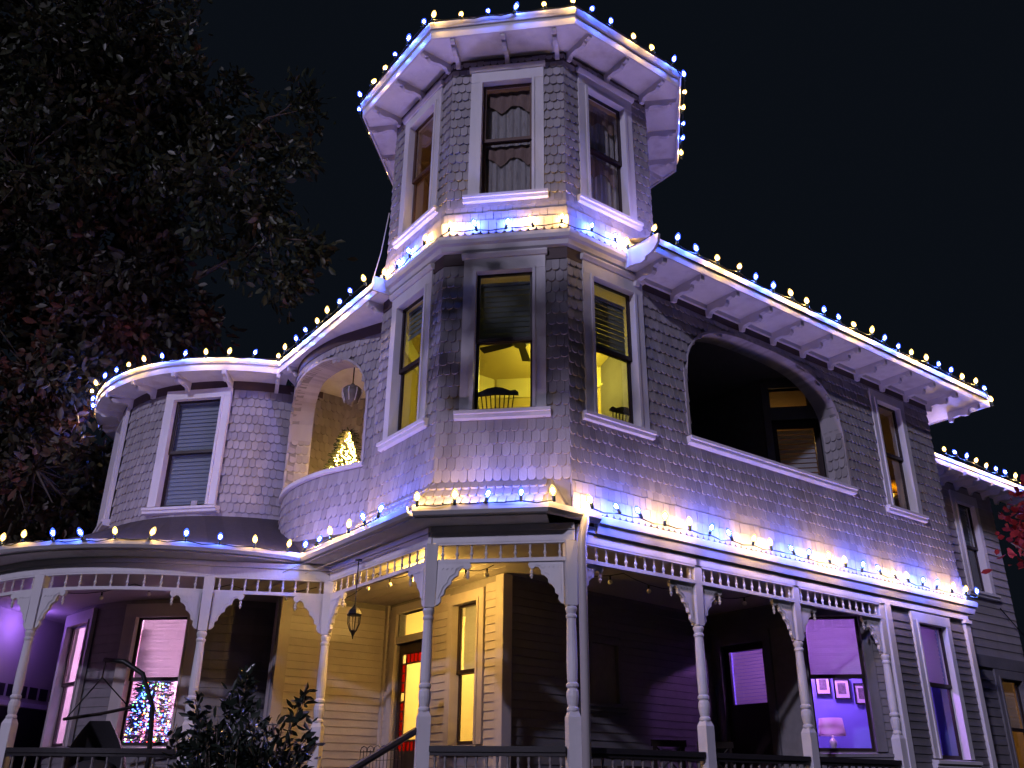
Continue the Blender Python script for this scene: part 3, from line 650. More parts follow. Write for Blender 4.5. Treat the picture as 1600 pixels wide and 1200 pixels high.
# --- porch: beams, spindle friezes, posts, brackets, railings ------------------------------------------------
PA = Cyl(GC[0], GC[1], 3.65, 0.)   # round porch line
def onarc(x, y): return math.atan2(y - GC[1], x - GC[0]) * 3.65
class SArc:
    "porch arc frame with s from a start angle"
    def __init__(s, th0): s.t0 = th0
    def p(s, a, o, z): t = s.t0 + a / 3.65; return (GC[0] + (3.65 + o) * math.cos(t), GC[1] + (3.65 + o) * math.sin(t), z)
    def nrm(s, a): t = s.t0 + a / 3.65; return (math.cos(t), math.sin(t))
    step = .2
P2 = FL.p(2.73, 0, 0)[:2]; P3 = (-4.38, 1.43); P4 = (-6.75, 1.13)
def line_fr(a, b):
    d = Vector((b[0] - a[0], b[1] - a[1])); L = d.length; d.normalize(); return Fr(a, tuple(d), (d.y, -d.x)), L
th = lambda q: math.atan2(q[1] - GC[1], q[0] - GC[0])
t4, t3, t2 = th(P4), th(P3), th(P2)
P5a = (GC[0] + 3.65 * math.cos(t4 - .62), GC[1] + 3.65 * math.sin(t4 - .62))
bays = []   # (frame, s0, s1, n spindles)
bays.append((FRt, .10, 2.15, 12)); bays.append((FRt, 2.15, 4.19, 12)); bays.append((FRt, 4.19, 6.32, 12))
bays.append((FC, -.85, .85, 9)); bays.append((FL, 0., 2.73, 14))
f23, l23 = line_fr(P3, P2); bays.append((f23, 0, l23, 9))
bays.append((SArc(t4), 0, (t3 - t4) * 3.65, 10)); bays.append((SArc(t4 - .62), 0, .62 * 3.65, 10))
sp_prof = [(.013, 0), (.016, .02), (.010, .028), (.012, .04), (.022, .065), (.014, .085), (.010, .10), (.016, .112), (.010, .122), (.013, .15), (.013, .175)]
spm = MB(); spm.lathe(sp_prof, 0, 0, 7); me_sp = spm.mesh('spindle', 'trim_paint')
for fr, a, b, n in bays:
    m = MB(); m.box(fr, a + .06, b - .06, -.045, .03, 4.245, 4.27); m.box(fr, a + .06, b - .06, -.04, .025, 4.03, 4.075)
    fz = part(m, 'spindle_frieze', 'trim_paint')
    for k in range(n):
        s = a + (b - a) * (k + .8) / (n + .6); x, y, _ = fr.p(s, -.008, 0); inst('spindle', me_sp, fz, Matrix.Translation((x, y, 4.072)))
    m = MB(); m.box(fr, a - .04, b + .04, -.11, .035, 4.27, 4.40); m.box(fr, a - .04, b + .04, -.12, .055, 4.40, 4.475); part(m, 'porch_beam', 'trim_paint')
m = MB(); m.box(FRt, 6.3, 8.9, -.02, .04, 4.28, 4.475); part(m, 'porch_beam', 'trim_paint')

def post_mesh():
    m = MB(); h = .072
    m.hexa([(-h, -h, 1.1), (h, -h, 1.1), (h, h, 1.1), (-h, h, 1.1), (-h, -h, 2.30), (h, -h, 2.30), (h, h, 2.30), (-h, h, 2.30)])
    m.hexa([(-h, -h, 2.30), (h, -h, 2.30), (h, h, 2.30), (-h, h, 2.30), (-.05, -.05, 2.36), (.05, -.05, 2.36), (.05, .05, 2.36), (-.05, .05, 2.36)])
    prof = [(.055, 2.34), (.078, 2.37), (.078, 2.39), (.06, 2.41), (.072, 2.45), (.082, 2.52), (.078, 2.57), (.062, 2.60), (.082, 2.62), (.082, 2.645), (.062, 2.665), (.068, 2.70), (.072, 2.9), (.066, 3.15), (.060, 3.36), (.074, 3.38), (.074, 3.40), (.058, 3.415), (.068, 3.44), (.078, 3.465), (.078, 3.485), (.055, 3.51)]
    m.lathe([(r * .88, z) for r, z in prof], 0, 0, 14)
    m.hexa([(-h * .82, -h * .82, 3.51), (h * .82, -h * .82, 3.51), (h * .82, h * .82, 3.51), (-h * .82, h * .82, 3.51), (-h, -h, 4.26), (h, -h, 4.26), (h, h, 4.26), (-h, h, 4.26)])
    return m.mesh('porch_post', 'trim_paint')
me_post = post_mesh()
def scroll_mesh():
    "sawn bracket in the x-z plane, post at x=0, rail at z=0; plus raised bead"
    pts = [(0, 0), (.40, 0), (.42, -.03), (.405, -.07), (.36, -.085), (.335, -.06), (.30, -.065), (.27, -.10), (.265, -.15), (.22, -.17), (.185, -.205), (.18, -.25), (.14, -.275), (.105, -.32), (.10, -.37), (.06, -.395), (.065, -.45), (.03, -.49), (0, -.50)]
    m = MB(); m.prism(pts, lambda q: (q[0], -.022, q[1]), lambda q: (q[0], .022, q[1]))
    inner = [(.03, -.035), (.33, -.035), (.28, -.055), (.235, -.09), (.225, -.13), (.17, -.16), (.145, -.20), (.135, -.24), (.09, -.28), (.07, -.33), (.03, -.42)]
    m.prism(inner, lambda q: (q[0], -.032, q[1]), lambda q: (q[0], -.0225, q[1]))
    for k in range(4): m.prism([(.05 + k * .055, -.06), (.09 + k * .055, -.06), (.07 + k * .055, -.085)], lambda q: (q[0], -.038, q[1]), lambda q: (q[0], -.0325, q[1]))
    return m.mesh('bracket', 'trim_paint')
me_scr = scroll_mesh()
dm = MB(); dm.lathe([(.006, -.15), (.012, -.13), (.022, -.115), (.012, -.095), (.02, -.075), (.02, -.06), (.01, -.05), (.016, 0)], 0, 0, 8); me_drop = dm.mesh('pendant_drop', 'trim_paint')
def post(x, y, ang, dirs):
    o = inst('porch_post', me_post, HOUSE, Matrix.Translation((x, y, 0)) @ Matrix.Rotation(ang, 4, 'Z'))
    for d in dirs:
        v = Vector((d[0], d[1], 0)).normalized(); Yv = Vector((-v.y, v.x, 0)); 
        if Yv.dot(Vector((x, y, 0)) - CP) < 0: Yv = -Yv
        Mx = Matrix(((v.x, Yv.x, 0, x + v.x * .08), (v.y, Yv.y, 0, y + v.y * .08), (0, 0, 1, 4.03), (0, 0, 0, 1)))
        inst('bracket', me_scr, o, Mx); inst('pendant_drop', me_drop, o, Matrix.Translation((x + v.x * .46, y + v.y * .46, 3.98)))
    return o
neg = lambda d: (-d[0], -d[1])
post(-.85, 0, PI / 8, [(1, 0), FL.d]); q = FRt.p(.10, -.05, 0); post(.83, .02, PI / 8, [(-1, 0), FRt.d])
for s in (2.15, 4.19, 6.32): q = FRt.p(s, -.05, 0); post(q[0], q[1], PI / 4, [FRt.d, neg(FRt.d)] if s < 6 else [neg(FRt.d)])
post(*P2, 0, [neg(FL.d), (P3[0] - P2[0], P3[1] - P2[1])]); post(*P3, PI / 8, [(P2[0] - P3[0], P2[1] - P3[1]), (-math.sin(t3) * -1, math.cos(t3) * -1)])
post(*P4, 0, [(-math.sin(t4), math.cos(t4)), (math.sin(t4), -math.cos(t4))]); post(*P5a, 0, [(-math.sin(t4 - .62), math.cos(t4 - .62))])

# railings
bal = MB(); bal.lathe([(.018, 0), (.018, .08), (.011, .10), (.022, .2), (.012, .34), (.011, .45), (.02, .55), (.011, .62), (.018, .65), (.018, .72)], 0, 0, 6); me_bal = bal.mesh('baluster', 'baluster_paint')
def railing(fr, a, b, n, ztop=2.0):
    m = MB(); m.box(fr, a, b, -.055, .055, ztop - .06, ztop); m.box(fr, a, b, -.035, .035, ztop - .10, ztop - .061); m.box(fr, a, b, -.03, .03, 1.18, 1.235)
    r = part(m, 'railing', 'rail_paint')
    for k in range(n):
        s = a + (b - a) * (k + .5) / n; x, y, _ = fr.p(s, 0, 0); inst('baluster', me_bal, r, Matrix.Translation((x, y, 1.2)))
railing(FC, -.76, .75, 13); railing(Fr(FRt.p(0, -.05, 0)[:2], FRt.d, FRt.n), .2, 2.06, 12); railing(Fr(FRt.p(0, -.05, 0)[:2], FRt.d, FRt.n), 2.24, 4.10, 12); railing(Fr(FRt.p(0, -.05, 0)[:2], FRt.d, FRt.n), 4.28, 6.23, 12)
railing(SArc(t4), .09, (t3 - t4) * 3.65 - .09, 12); railing(SArc(t4 - .62), .09, .62 * 3.65 - .09, 11); railing(f23, .09, l23 - .09, 8)
# deck and steps
deckpoly = [FRt.p(6.4, .12, 0)[:2], FRt.p(.05, .12, 0)[:2], (-.9, -.12), FL.p(2.8, .12, 0)[:2]] + arcG(3.78, jth - 8, jth - 115, 16) + [(-10.5, 9), (-6, 10.5), (4.2, 9.6), FRt.p(8.8, -3.9, 0)[:2], FRt.p(8.85, -.02, 0)[:2]]
m = MB(); m.slab(deckpoly, .98, 1.1); part(m, 'porch_deck', 'deck_wood')
m = MB(); m.sweep([(-.1, .0), (-.06, .0), (-.06, .98), (-.1, .98)], [J, cLC, cRC, FRt.p(9.0, RG, 0)[:2]]); m.sweep([(-.3, .0), (-.26, 0), (-.26, .98), (-.3, .98)], arcG(GR, jth - 115, jth)); part(m, 'porch_skirting', 'dark_siding')
for k in range(6):
    m = MB(); m.box(FL, .16, 2.55, .13 + k * .29, .13 + (k + 1) * .29 + .03, .98 - (k + 1) * .158, 1.02 - (k + 1) * .158); m.box(FL, .2, 2.5, .13 + k * .29, .13 + k * .29 + .025, .98 - (k + 1) * .158 - .12, .98 - (k + 1) * .158); part(m, 'step', 'step_wood')
m = MB(); m.tube([FL.p(.06, .05, 2.16), FL.p(.06, 1.85, 1.18)], .04, 8); m.box(FL, .02, .10, 1.80, 1.88, 0, 1.22); part(m, 'stair_handrail', 'rail_paint')
m = MB(); m.tube([FL.p(2.66, .05, 2.10), FL.p(2.66, 1.85, 1.15)], .035, 8); m.box(FL, 2.62, 2.70, 1.80, 1.88, 0, 1.2); part(m, 'stair_handrail', 'rail_paint')

# --- ground-floor walls under the porch -----------------------------------------------------------------------
W2 = Fr((-.30, 2.10), (-c45, c45), (-c45, -c45)); c12 = W2.p(3.31, 0, 0)[:2]
W1s = (c12[0] - 1.85 * c45, c12[1] - 1.85 * c45); W1 = Fr(W1s, (c45, c45), (c45, -c45))
K34 = (2.76, 5.80); K45 = (3.95, 4.60)
W3, L3 = line_fr((-.30, 2.10), K34); W4, L4 = line_fr(K34, K45); W4.n = (-c45, -c45)
dd = Vector((K45[0] - K34[0], K45[1] - K34[1])).normalized(); W4.n = (dd.y, -dd.x) if (dd.y * (CP.x - K34[0]) - dd.x * (CP.y - K34[1])) > 0 else (-dd.y, dd.x)
W5 = Fr(K45, (1, 0), (0, -1)); ZD, ZC = 1.1, 4.36
op2 = [(.56, 1.21, 2.12, 4.08), (2.02, 2.92, 1.1, 3.69), (2.06, 2.88, 3.80, 4.17)]
op4 = [(.22, 1.12, 1.1, 3.80)]
op5 = [(.16, 1.04, 2.12, 4.12)]
op5u = [(.08, .72, 7.72, 8.08), (.06, .86, 5.3, 7.48)]
opg = [(7.27, 8.12, 2.05, 4.10)]
def clap(fr, a, b, z0, z1, ops, wallobj, material, h=.115, o=0., L=None):
    """bevelled siding boards, one piece per course between openings"""
    n = int((z1 - z0) / h)
    for r in range(n):
        z = z0 + r * h; segs = [(a, b)]
        for (s0, s1, c0, c1) in ops:
            if c0 < z + h * .6 and c1 > z + h * .4:
                ns = []
                for (u, v) in segs:
                    if s1 <= u or s0 >= v: ns.append((u, v)); continue
                    if s0 > u: ns.append((u, s0))
                    if s1 < v: ns.append((s1, v))
                segs = ns
        for (u, v) in segs:
            if v - u < .04: continue
            m = MB(); prof = [(o, z), (o + .022, z + .001), (o + .006, z + h + .012), (o, z + h + .012)]
            k = max(1, int(math.ceil((v - u) / fr.step)))
            for i in range(k):
                s0 = u + (v - u) * i / k; s1 = u + (v - u) * (i + 1) / k
                m.prism(prof, lambda q: fr.p(s0, q[0], q[1]), lambda q: fr.p(s1, q[0], q[1]))
            m.build('clapboard', material, wallobj)
xp = lambda ops, c_: [(a - c_, b + c_, z0 - .1, z1 + c_) for a, b, z0, z1 in ops]
m = MB(); wall(m, W1, 0, 1.85, ZD, ZC); w_ = part(m, 'entry_side_wall', 'wall_backing'); clap(W1, .12, 1.82, 1.5, 4.34, [], w_, 'clapboard_paint')
m = MB(); wall(m, W2, 0, 3.31, ZD, ZC, op2); w_ = part(m, 'entry_wall', 'wall_backing'); clap(W2, .12, 3.26, 1.5, 4.34, [(.40, 1.37, 2.0, 4.3), (1.85, 3.09, 1.0, 4.34)], w_, 'clapboard_paint')
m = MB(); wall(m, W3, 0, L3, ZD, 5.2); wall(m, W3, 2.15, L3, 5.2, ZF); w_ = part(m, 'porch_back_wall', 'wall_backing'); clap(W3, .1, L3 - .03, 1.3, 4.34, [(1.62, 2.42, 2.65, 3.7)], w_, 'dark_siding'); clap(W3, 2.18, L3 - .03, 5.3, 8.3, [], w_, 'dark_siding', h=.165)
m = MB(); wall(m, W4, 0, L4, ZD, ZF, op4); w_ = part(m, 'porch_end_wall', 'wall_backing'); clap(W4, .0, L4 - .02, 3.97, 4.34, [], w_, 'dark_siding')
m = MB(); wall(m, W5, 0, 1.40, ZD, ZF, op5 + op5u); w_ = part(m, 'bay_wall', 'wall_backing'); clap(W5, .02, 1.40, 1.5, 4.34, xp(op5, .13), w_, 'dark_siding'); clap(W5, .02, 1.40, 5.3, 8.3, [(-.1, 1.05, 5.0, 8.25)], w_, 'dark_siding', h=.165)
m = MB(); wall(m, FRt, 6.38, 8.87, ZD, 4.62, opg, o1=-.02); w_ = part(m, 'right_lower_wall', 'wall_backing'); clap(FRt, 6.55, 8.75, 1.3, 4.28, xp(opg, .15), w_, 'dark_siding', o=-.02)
m = MB(); wall(m, FTG, 0, 2 * PI * 3.1, ZD, ZC, [(sT(-90) / 2.9 * 3.1 - .46, sT(-90) / 2.9 * 3.1 + .46, 2.12, 4.08), (sT(-127) / 2.9 * 3.1 - .46, sT(-127) / 2.9 * 3.1 + .46, 2.12, 4.08)])
w_ = part(m, 'turret_lower_wall', 'wall_backing')
a90 = sT(-90) / 2.9 * 3.1; a127 = sT(-127) / 2.9 * 3.1
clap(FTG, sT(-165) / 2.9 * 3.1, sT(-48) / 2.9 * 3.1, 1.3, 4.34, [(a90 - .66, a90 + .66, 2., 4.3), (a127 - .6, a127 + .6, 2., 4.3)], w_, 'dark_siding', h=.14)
m = MB(); fr_, l_ = line_fr(W1s, (-4.35, 4.2)); m.box(fr_, .0, l_, -.08, .04, ZD, ZC); part(m, 'entry_return_wall', 'dark_siding')
# corner boards
m = MB(); m.box(W1, -.04, .13, -.0, .04, ZD, ZC - .01); m.box(W1, -.05, .0, -.2, .039, ZD, ZC - .012); part(m, 'corner_board', 'clapboard_paint')
m = MB(); m.box(W2, -.04, .12, .0, .04, ZD, ZC - .01); m.box(W2, -.06, -.001, -.12, .038, ZD, ZC - .012); part(m, 'corner_board', 'clapboard_paint')
m = MB(); m.box(W2, 3.22, 3.31, .0, .05, ZD, ZC - .01); part(m, 'corner_board', 'clapboard_paint')
m = MB(); m.box(FRt, 6.40, 6.54, -.02, .04, ZD, 4.28); part(m, 'corner_board', 'trim_paint')
m = MB(); m.box(FRt, 8.76, 8.90, -.02, .045, ZD, 4.27); m.box(FRt, 8.72, 8.93, -.02, .075, 4.22, 4.275); part(m, 'corner_board', 'trim_paint')
# windows of the ground floor
window(W2, .885, 2.12, 4.08, .65, casing=.15, head=.15, blind=(3.14, 4.05), nslat=15, blind_mat='blind_white', trim='clapboard_paint', cap=False)
window(W5, .60, 2.12, 4.12, .88, casing=.14, head=.14, blind=(3.2, 4.08), nslat=14, blind_mat='blind_white', trim='dark_siding', cap=False, rail=3.2)
window(FRt, 7.695, 2.05, 4.10, .85, casing=.15, head=.15, blind=(3.16, 4.06), nslat=14, blind_mat='blind_white', rail=3.14, cap=False, trim='trim_paint', proud=.03)
window(FTG, a90, 2.12, 4.08, .92, casing=.20, head=.2, blind=(3.10, 4.05), nslat=15, blind_mat='blind_white', trim='clapboard_paint', cap=False)
window(FTG, a127, 2.12, 4.08, .92, casing=.15, head=.2, trim='clapboard_paint', cap=False)
window(W3, 2.02, 2.75, 3.60, .60, casing=.08, head=.08, trim='dark_siding', cap=False)
# porch ceiling (also the ceiling of the rooms below)
ceil = [FRt.p(6.6, -.1, 0)[:2], FRt.p(.0, -.1, 0)[:2], (-.85, .08), FL.p(2.7, -.06, 0)[:2]] + arcG(3.62, math.degrees(t3), math.degrees(t4) - 55, 16) + [(-10.5, 9), (-6, 10.5), (4.2, 9.6), FRt.p(8.8, -3.9, 0)[:2], FRt.p(8.8, -.1, 0)[:2]]
m = MB(); m.slab(ceil, ZC, 4.44); part(m, 'porch_ceiling', 'porch_ceiling_paint')
for k in range(9):    # beaded boards near the entrance
    m = MB(); m.box(W2, -.4 + k * .0, 3.2, .25 + k * .28, .262 + k * .28, ZC - .006, ZC - .001); part(m, 'ceiling_bead', 'porch_ceiling_paint')
# front door: frame, transom, panelled door with coloured lights
m = MB(); m.box(W2, 1.86, 2.02, -.12, .05, ZD, 4.30); m.box(W2, 2.92, 3.08, -.12, .05, ZD, 4.30); m.box(W2, 2.02, 2.92, -.12, .048, 4.17, 4.298); m.box(W2, 2.02, 2.92, -.12, .03, 3.69, 3.80); m.box(W2, 2.02, 2.06, -.11, .0, 3.80, 4.17); m.box(W2, 2.88, 2.92, -.11, .0, 3.80, 4.17)
DOOR = part(m, 'front_door', 'clapboard_paint')
m = MB(); m.box(W2, 2.06, 2.88, -.08, -.07, 3.80, 4.17); part(m, 'transom_pane', 'window_glass_clear', parent=DOOR)
m = MB(); m.box(W2, 2.03, 2.12, -.10, -.05, 1.1, 3.68); m.box(W2, 2.82, 2.91, -.10, -.05, 1.1, 3.68); m.box(W2, 2.12, 2.82, -.10, -.05, 3.52, 3.68); m.box(W2, 2.12, 2.82, -.10, -.05, 1.1, 2.08)
zs = [2.08 + (3.52 - 2.08) * k / 10 for k in range(11)]; xs_ = [2.12 + .7 * k / 6 for k in range(7)]
for z in zs[1:-1]: m.box(W2, 2.12, xs_[1], -.085, -.06, z - .010, z + .010); m.box(W2, xs_[5], 2.82, -.085, -.06, z - .010, z + .010)
for x in xs_[1:-1]: m.box(W2, x - .010, x + .010, -.086, -.061, zs[9], 3.52); m.box(W2, x - .010, x + .010, -.086, -.061, 2.08, zs[1])
m.box(W2, xs_[1] - .01, xs_[1] + .012, -.087, -.059, 2.08, 3.52); m.box(W2, xs_[5] - .012, xs_[5] + .01, -.087, -.059, 2.08, 3.52); m.box(W2, 2.12, 2.82, -.0871, -.0591, zs[9] - .012, zs[9] + .01); m.box(W2, 2.12, 2.82, -.0871, -.0591, zs[1] - .01, zs[1] + .012)
part(m, 'door_leaf', 'sash_paint', parent=DOOR)
def tinted(name, col):
    mm = bpy.data.materials.new(name); mm.use_nodes = True; nt = mm.node_tree; nt.nodes.clear()
    t = nt.nodes.new('ShaderNodeBsdfTransparent'); t.inputs[0].default_value = (*col, 1); tl = nt.nodes.new('ShaderNodeBsdfTranslucent'); tl.inputs[0].default_value = (*col, 1)
    a = nt.nodes.new('ShaderNodeMixShader'); a.inputs[0].default_value = .5; o = nt.nodes.new('ShaderNodeOutputMaterial')
    nt.links.new(t.outputs[0], a.inputs[1]); nt.links.new(tl.outputs[0], a.inputs[2]); nt.links.new(a.outputs[0], o.inputs[0]); MATS[name] = mm
tinted('pane_red', (.42, .055, .045)); tinted('pane_clear', (.95, .93, .88)); tinted('pane_frost', (.92, .88, .80)); tinted('pane_amber', (.9, .45, .08))
m = MB(); m.box(W2, xs_[1], xs_[5], -.076, -.070, zs[1], zs[9]); part(m, 'door_pane', 'pane_frost', parent=DOOR)
for k in range(10):
    cm = ['pane_red', 'pane_red', 'pane_red', 'pane_red', 'pane_red', 'pane_clear', 'pane_red', 'pane_red', 'pane_red', 'pane_clear'][k]
    for (u, v) in ((2.12, xs_[1]), (xs_[5], 2.82)): m = MB(); m.box(W2, u, v, -.076, -.070, zs[k], zs[k + 1]); part(m, 'coloured_pane', cm, parent=DOOR)
for k in range(1, 5):
    for (u, v) in ((zs[9], 3.52), (2.08, zs[1])): m = MB(); m.box(W2, xs_[k], xs_[k + 1], -.076, -.070, u, v); part(m, 'coloured_pane', 'pane_red', parent=DOOR)
# side door at the end of the porch, with a blind in its light
m = MB(); m.box(W4, .08, .22, -.12, .04, ZD, 3.98); m.box(W4, 1.12, 1.26, -.12, .04, ZD, 3.98); m.box(W4, .22, 1.12, -.12, .038, 3.80, 3.979)
SD = part(m, 'side_door', 'dark_siding')
m = MB(); m.box(W4, .225, .33, -.10, -.05, 1.1, 3.795); m.box(W4, 1.03, 1.115, -.10, -.05, 1.1, 3.795); m.box(W4, .33, 1.03, -.10, -.05, 3.70, 3.795); m.box(W4, .33, 1.03, -.10, -.05, 1.1, 2.86); part(m, 'door_leaf', 'sash_paint', parent=SD)
m = MB(); m.box(W4, .33, 1.03, -.08, -.074, 2.86, 3.70); part(m, 'door_pane', 'window_glass_clear', parent=SD)
for k in range(15): m = MB(); z = 2.87 + k * .055; m.hexa([W4.p(.34, -.115, z), W4.p(1.02, -.115, z), W4.p(1.02, -.112, z), W4.p(.34, -.112, z), W4.p(.34, -.128, z + .051), W4.p(1.02, -.128, z + .051), W4.p(1.02, -.125, z + .051), W4.p(.34, -.125, z + .051)]); part(m, 'blind_slat', 'blind_white', parent=SD)
# loggia door upstairs
m = MB(); m.box(W5, -.06, .06, -.12, .04, 5.3, 8.2); m.box(W5, .86, .98, -.12, .04, 5.3, 8.2); m.box(W5, .06, .86, -.12, .038, 8.08, 8.199); m.box(W5, .06, .86, -.12, .03, 7.48, 7.72); m.box(W5, .72, .86, -.11, .02, 7.72, 8.08)
LD = part(m, 'loggia_door', 'dark_siding')
m = MB(); m.box(W5, .08, .72, -.08, -.074, 7.72, 8.08); part(m, 'transom_pane', 'window_glass', parent=LD)
m = MB(); m.box(W5, .062, .15, -.10, -.05, 5.3, 7.48); m.box(W5, .77, .858, -.10, -.05, 5.3, 7.48); m.box(W5, .15, .77, -.10, -.05, 7.34, 7.48); m.box(W5, .15, .77, -.10, -.05, 5.3, 6.1); part(m, 'door_leaf', 'sash_paint', parent=LD)
m = MB(); m.box(W5, .15, .77, -.08, -.074, 6.1, 7.34); part(m, 'door_pane', 'window_glass', parent=LD)
for k in range(14): m = MB(); z = 6.11 + k * .088; m.hexa([W5.p(.16, -.115, z), W5.p(.76, -.115, z), W5.p(.76, -.111, z), W5.p(.16, -.111, z), W5.p(.16, -.145, z + .08), W5.p(.76, -.145, z + .08), W5.p(.76, -.141, z + .08), W5.p(.16, -.141, z + .08)]); part(m, 'blind_slat', 'blind_white', parent=LD)

# --- rooms ------------------------------------------------------------------------------------------------
def octroom(z0, z1, wm, cm, band=None, name='room'):
    m = MB(); P = oct_pts(1.93); Q = oct_pts(1.99)
    for k in range(8):
        if k in (0, 1, 7): continue
    for k in range(8):
        a, b = Q[k], Q[(k + 1) % 8]; mid = ((a[0] + b[0]) / 2 - OCT[0], (a[1] + b[1]) / 2 - OCT[1]); ang = math.degrees(math.atan2(mid[1], mid[0]))
        if -140 < ang < -40: continue
        d = Vector((b[0] - a[0], b[1] - a[1])).normalized(); fr = Fr(a, tuple(d), (d.y, -d.x)); L = math.dist(a, b)
        m.box(fr, 0, L, -.06, 0, z0, z1, 0)
        if band: m.box(fr, .06, L - .06, -.075, -.061, z1 - .36, z1 - .02, 2); m.box(fr, .06, L - .06, -.10, -.061, z1 - .40, z1 - .36, 2)
    m.slab(oct_pts(1.94), z1 - .02, z1 + .02, 1); m.slab(oct_pts(1.94), z0 - .04, z0, 3)
    part(m, name, [wm, cm, band or wm, 'floor_wood'])
octroom(5.30, 8.28, 'plaster_cream', 'plaster_cream', 'plaster_band', 'corner_room')
octroom(8.70, 11.80, 'plaster_brown', 'plaster_brown', None, 'tower_room')
def polyroom(poly, z0, z1, wm, cm, skip=(), name='room', fm='floor_wood', band=None):
    m = MB(); n = len(poly)
    for k in range(n):
        if k in skip: continue
        fr, L = line_fr(poly[k], poly[(k + 1) % n]); m.box(fr, -.03, L + .03, -.04, .04, z0, z1, 0)
    m.slab(poly, z0 - .05, z0 - .005, 2)
    if cm: m.slab(poly, z1, z1 + .03, 1)
    return part(m, name, [wm, cm or wm, fm])
pr_poly = [(K34[0] + .17, K34[1] + .02), (K45[0] + .06, K45[1] + .13), (FRt.p(6.42, -.14, 0)[0], K45[1] + .13), FRt.p(8.78, -.15, 0)[:2], FRt.p(8.78, -3.8, 0)[:2], (K34[0] + .6, K34[1] + 1.6)]
polyroom(pr_poly, 1.16, 4.34, 'plaster_blue', None, (0, 1, 2), 'lower_right_room')
polyroom(pr_poly, 5.3, 8.28, 'plaster_brown', 'plaster_brown', (0, 1, 2), 'upper_right_room')
polyroom([W2.p(.13, -.13, 0)[:2], W2.p(3.28, -.13, 0)[:2], W2.p(3.28, -3.2, 0)[:2], W2.p(.36, -3.2, 0)[:2]], 1.16, 4.34, 'plaster_hall', None, (0,), 'entry_hall')
m = MB()
for k in range(24):
    t0, t1 = 2 * PI * k / 24, 2 * PI * (k + 1) / 24
    mid = math.degrees((t0 + t1) / 2)
    if 200 < mid < 310: continue
    a = (TC[0] + 2.94 * math.cos(t0), TC[1] + 2.94 * math.sin(t0)); b = (TC[0] + 2.94 * math.cos(t1), TC[1] + 2.94 * math.sin(t1)); fr, L = line_fr(a, b); m.box(fr, 0, L, -.03, .03, 1.16, 4.34)
fr, L = line_fr((-8.6, 7.0), (-3.9, 5.9)); m.box(fr, 0, L, -.04, .04, 1.16, 4.34)
part(m, 'turret_room', 'plaster_pink')
# turret upstairs: no room, a backing coloured near-black as unlit gloom behind drawn blinds
m = MB(); m.lathe([(2.5, 5.6), (2.5, 8.3)], TC[0], TC[1], 24); part(m, 'turret_dark_backing', 'dark_backing')
# balcony behind the curved wall: floor, back wall (shingle courses), side
m = MB(); m.slab([(-2.08, 1.85), (-3.1, 2.4), (-3.9, 3.05), (-4.3, 4.2), (-4.0, 5.2), (-2.08, 5.2)], 5.2, 5.3); BALF = part(m, 'balcony_floor', 'deck_wood')
FB, LB = line_fr((-4.35, 4.75), (-2.05, 4.75)); FB.n = (0, -1)
m = MB(); m.box(FB, 0, LB, -.1, 0, 5.3, 8.37); wb = part(m, 'balcony_back_wall', 'wall_backing')
BS = []
for (fr, s0, s1) in ((FB, 0, LB), (Fr((-2.06, 1.8), (0, 1), (-1, 0)), 0., 2.95)):
    for r in range(18):
        n = int((s1 - s0) / SW)
        for k in range(n): BS.append(frame_matrix(fr, s0 + (k + .5 + .25 * (r % 2)) * SW, .01, 5.32 + r * SE, 0, .97))
for r in range(16):
    for k in range(26): BS.append(frame_matrix(FT, sT(-60) + k * SW + (r % 2) * .05, .0, 5.72 + r * SE, 0, .97))
merged(BS, SHV, SHF, 'balcony_shingles', 'shingle_paint', HOUSE)
# loggia floor / ceiling / left partition
lg = [FRt.p(1.95, -.13, 0)[:2], FRt.p(6.4, -.13, 0)[:2], K45, K34, W3.p(2.2, 0, 0)[:2]]
m = MB(); m.slab(lg, 5.2, 5.3); part(m, 'loggia_floor', 'deck_wood')
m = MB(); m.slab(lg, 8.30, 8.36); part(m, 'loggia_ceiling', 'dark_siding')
fr, L = line_fr(FRt.p(1.95, -.13, 0)[:2], W3.p(2.2, 0, 0)[:2]); m = MB(); m.box(fr, .0, L, -.05, .05, 5.3, 8.3); part(m, 'loggia_side_wall', 'dark_siding')

# --- annex to the right ------------------------------------------------------------------------------------
FA = Fr(FRt.p(0, -1.0, 0)[:2], FRt.d, FRt.n)
m = MB(); opA = [(11.30, 12.02, 5.28, 7.12), (11.62, 12.50, 1.75, 3.62)]; wall(m, FA, 8.9, 12.9, 4.0, 7.75, opA[:1]); wall(m, FA, 8.9, 17.0, .0, 4.0, opA[1:]); wa = part(m, 'annex_wall', 'wall_backing')
clap(FA, 8.92, 12.86, 4.0, 7.6, [(11.14, 12.18, 5.1, 7.35)], wa, 'shingle_paint', h=.165); clap(FA, 8.92, 16.9, 1.4, 3.75, [(11.47, 12.65, 1.55, 3.75)], wa, 'dark_siding', h=.165)
window(FA, 11.66, 5.28, 7.12, .72, casing=.16, head=.2, blind=(6.25, 7.05), rail=6.2, cap=False)
window(FA, 12.06, 1.75, 3.62, .88, casing=.15, head=.15, trim='dark_siding', cap=False, blind=(2.70, 3.58), blind_mat='blind_white')
m = MB(); m.box(FA, 8.95, 16.9, .0, .05, 3.78, 4.0); part(m, 'annex_band', 'dark_siding')
m = MB(); m.box(FA, 8.9, 16.5, -.05, .5, 7.52, 7.55); part(m, 'annex_soffit', 'soffit_paint')
m = MB(); m.box(FA, 8.9, 16.5, .5, .53, 7.50, 7.60); m.box(FA, 8.9, 16.5, .5, .545, 7.62, 7.70); part(m, 'annex_fascia', 'gutter_paint')
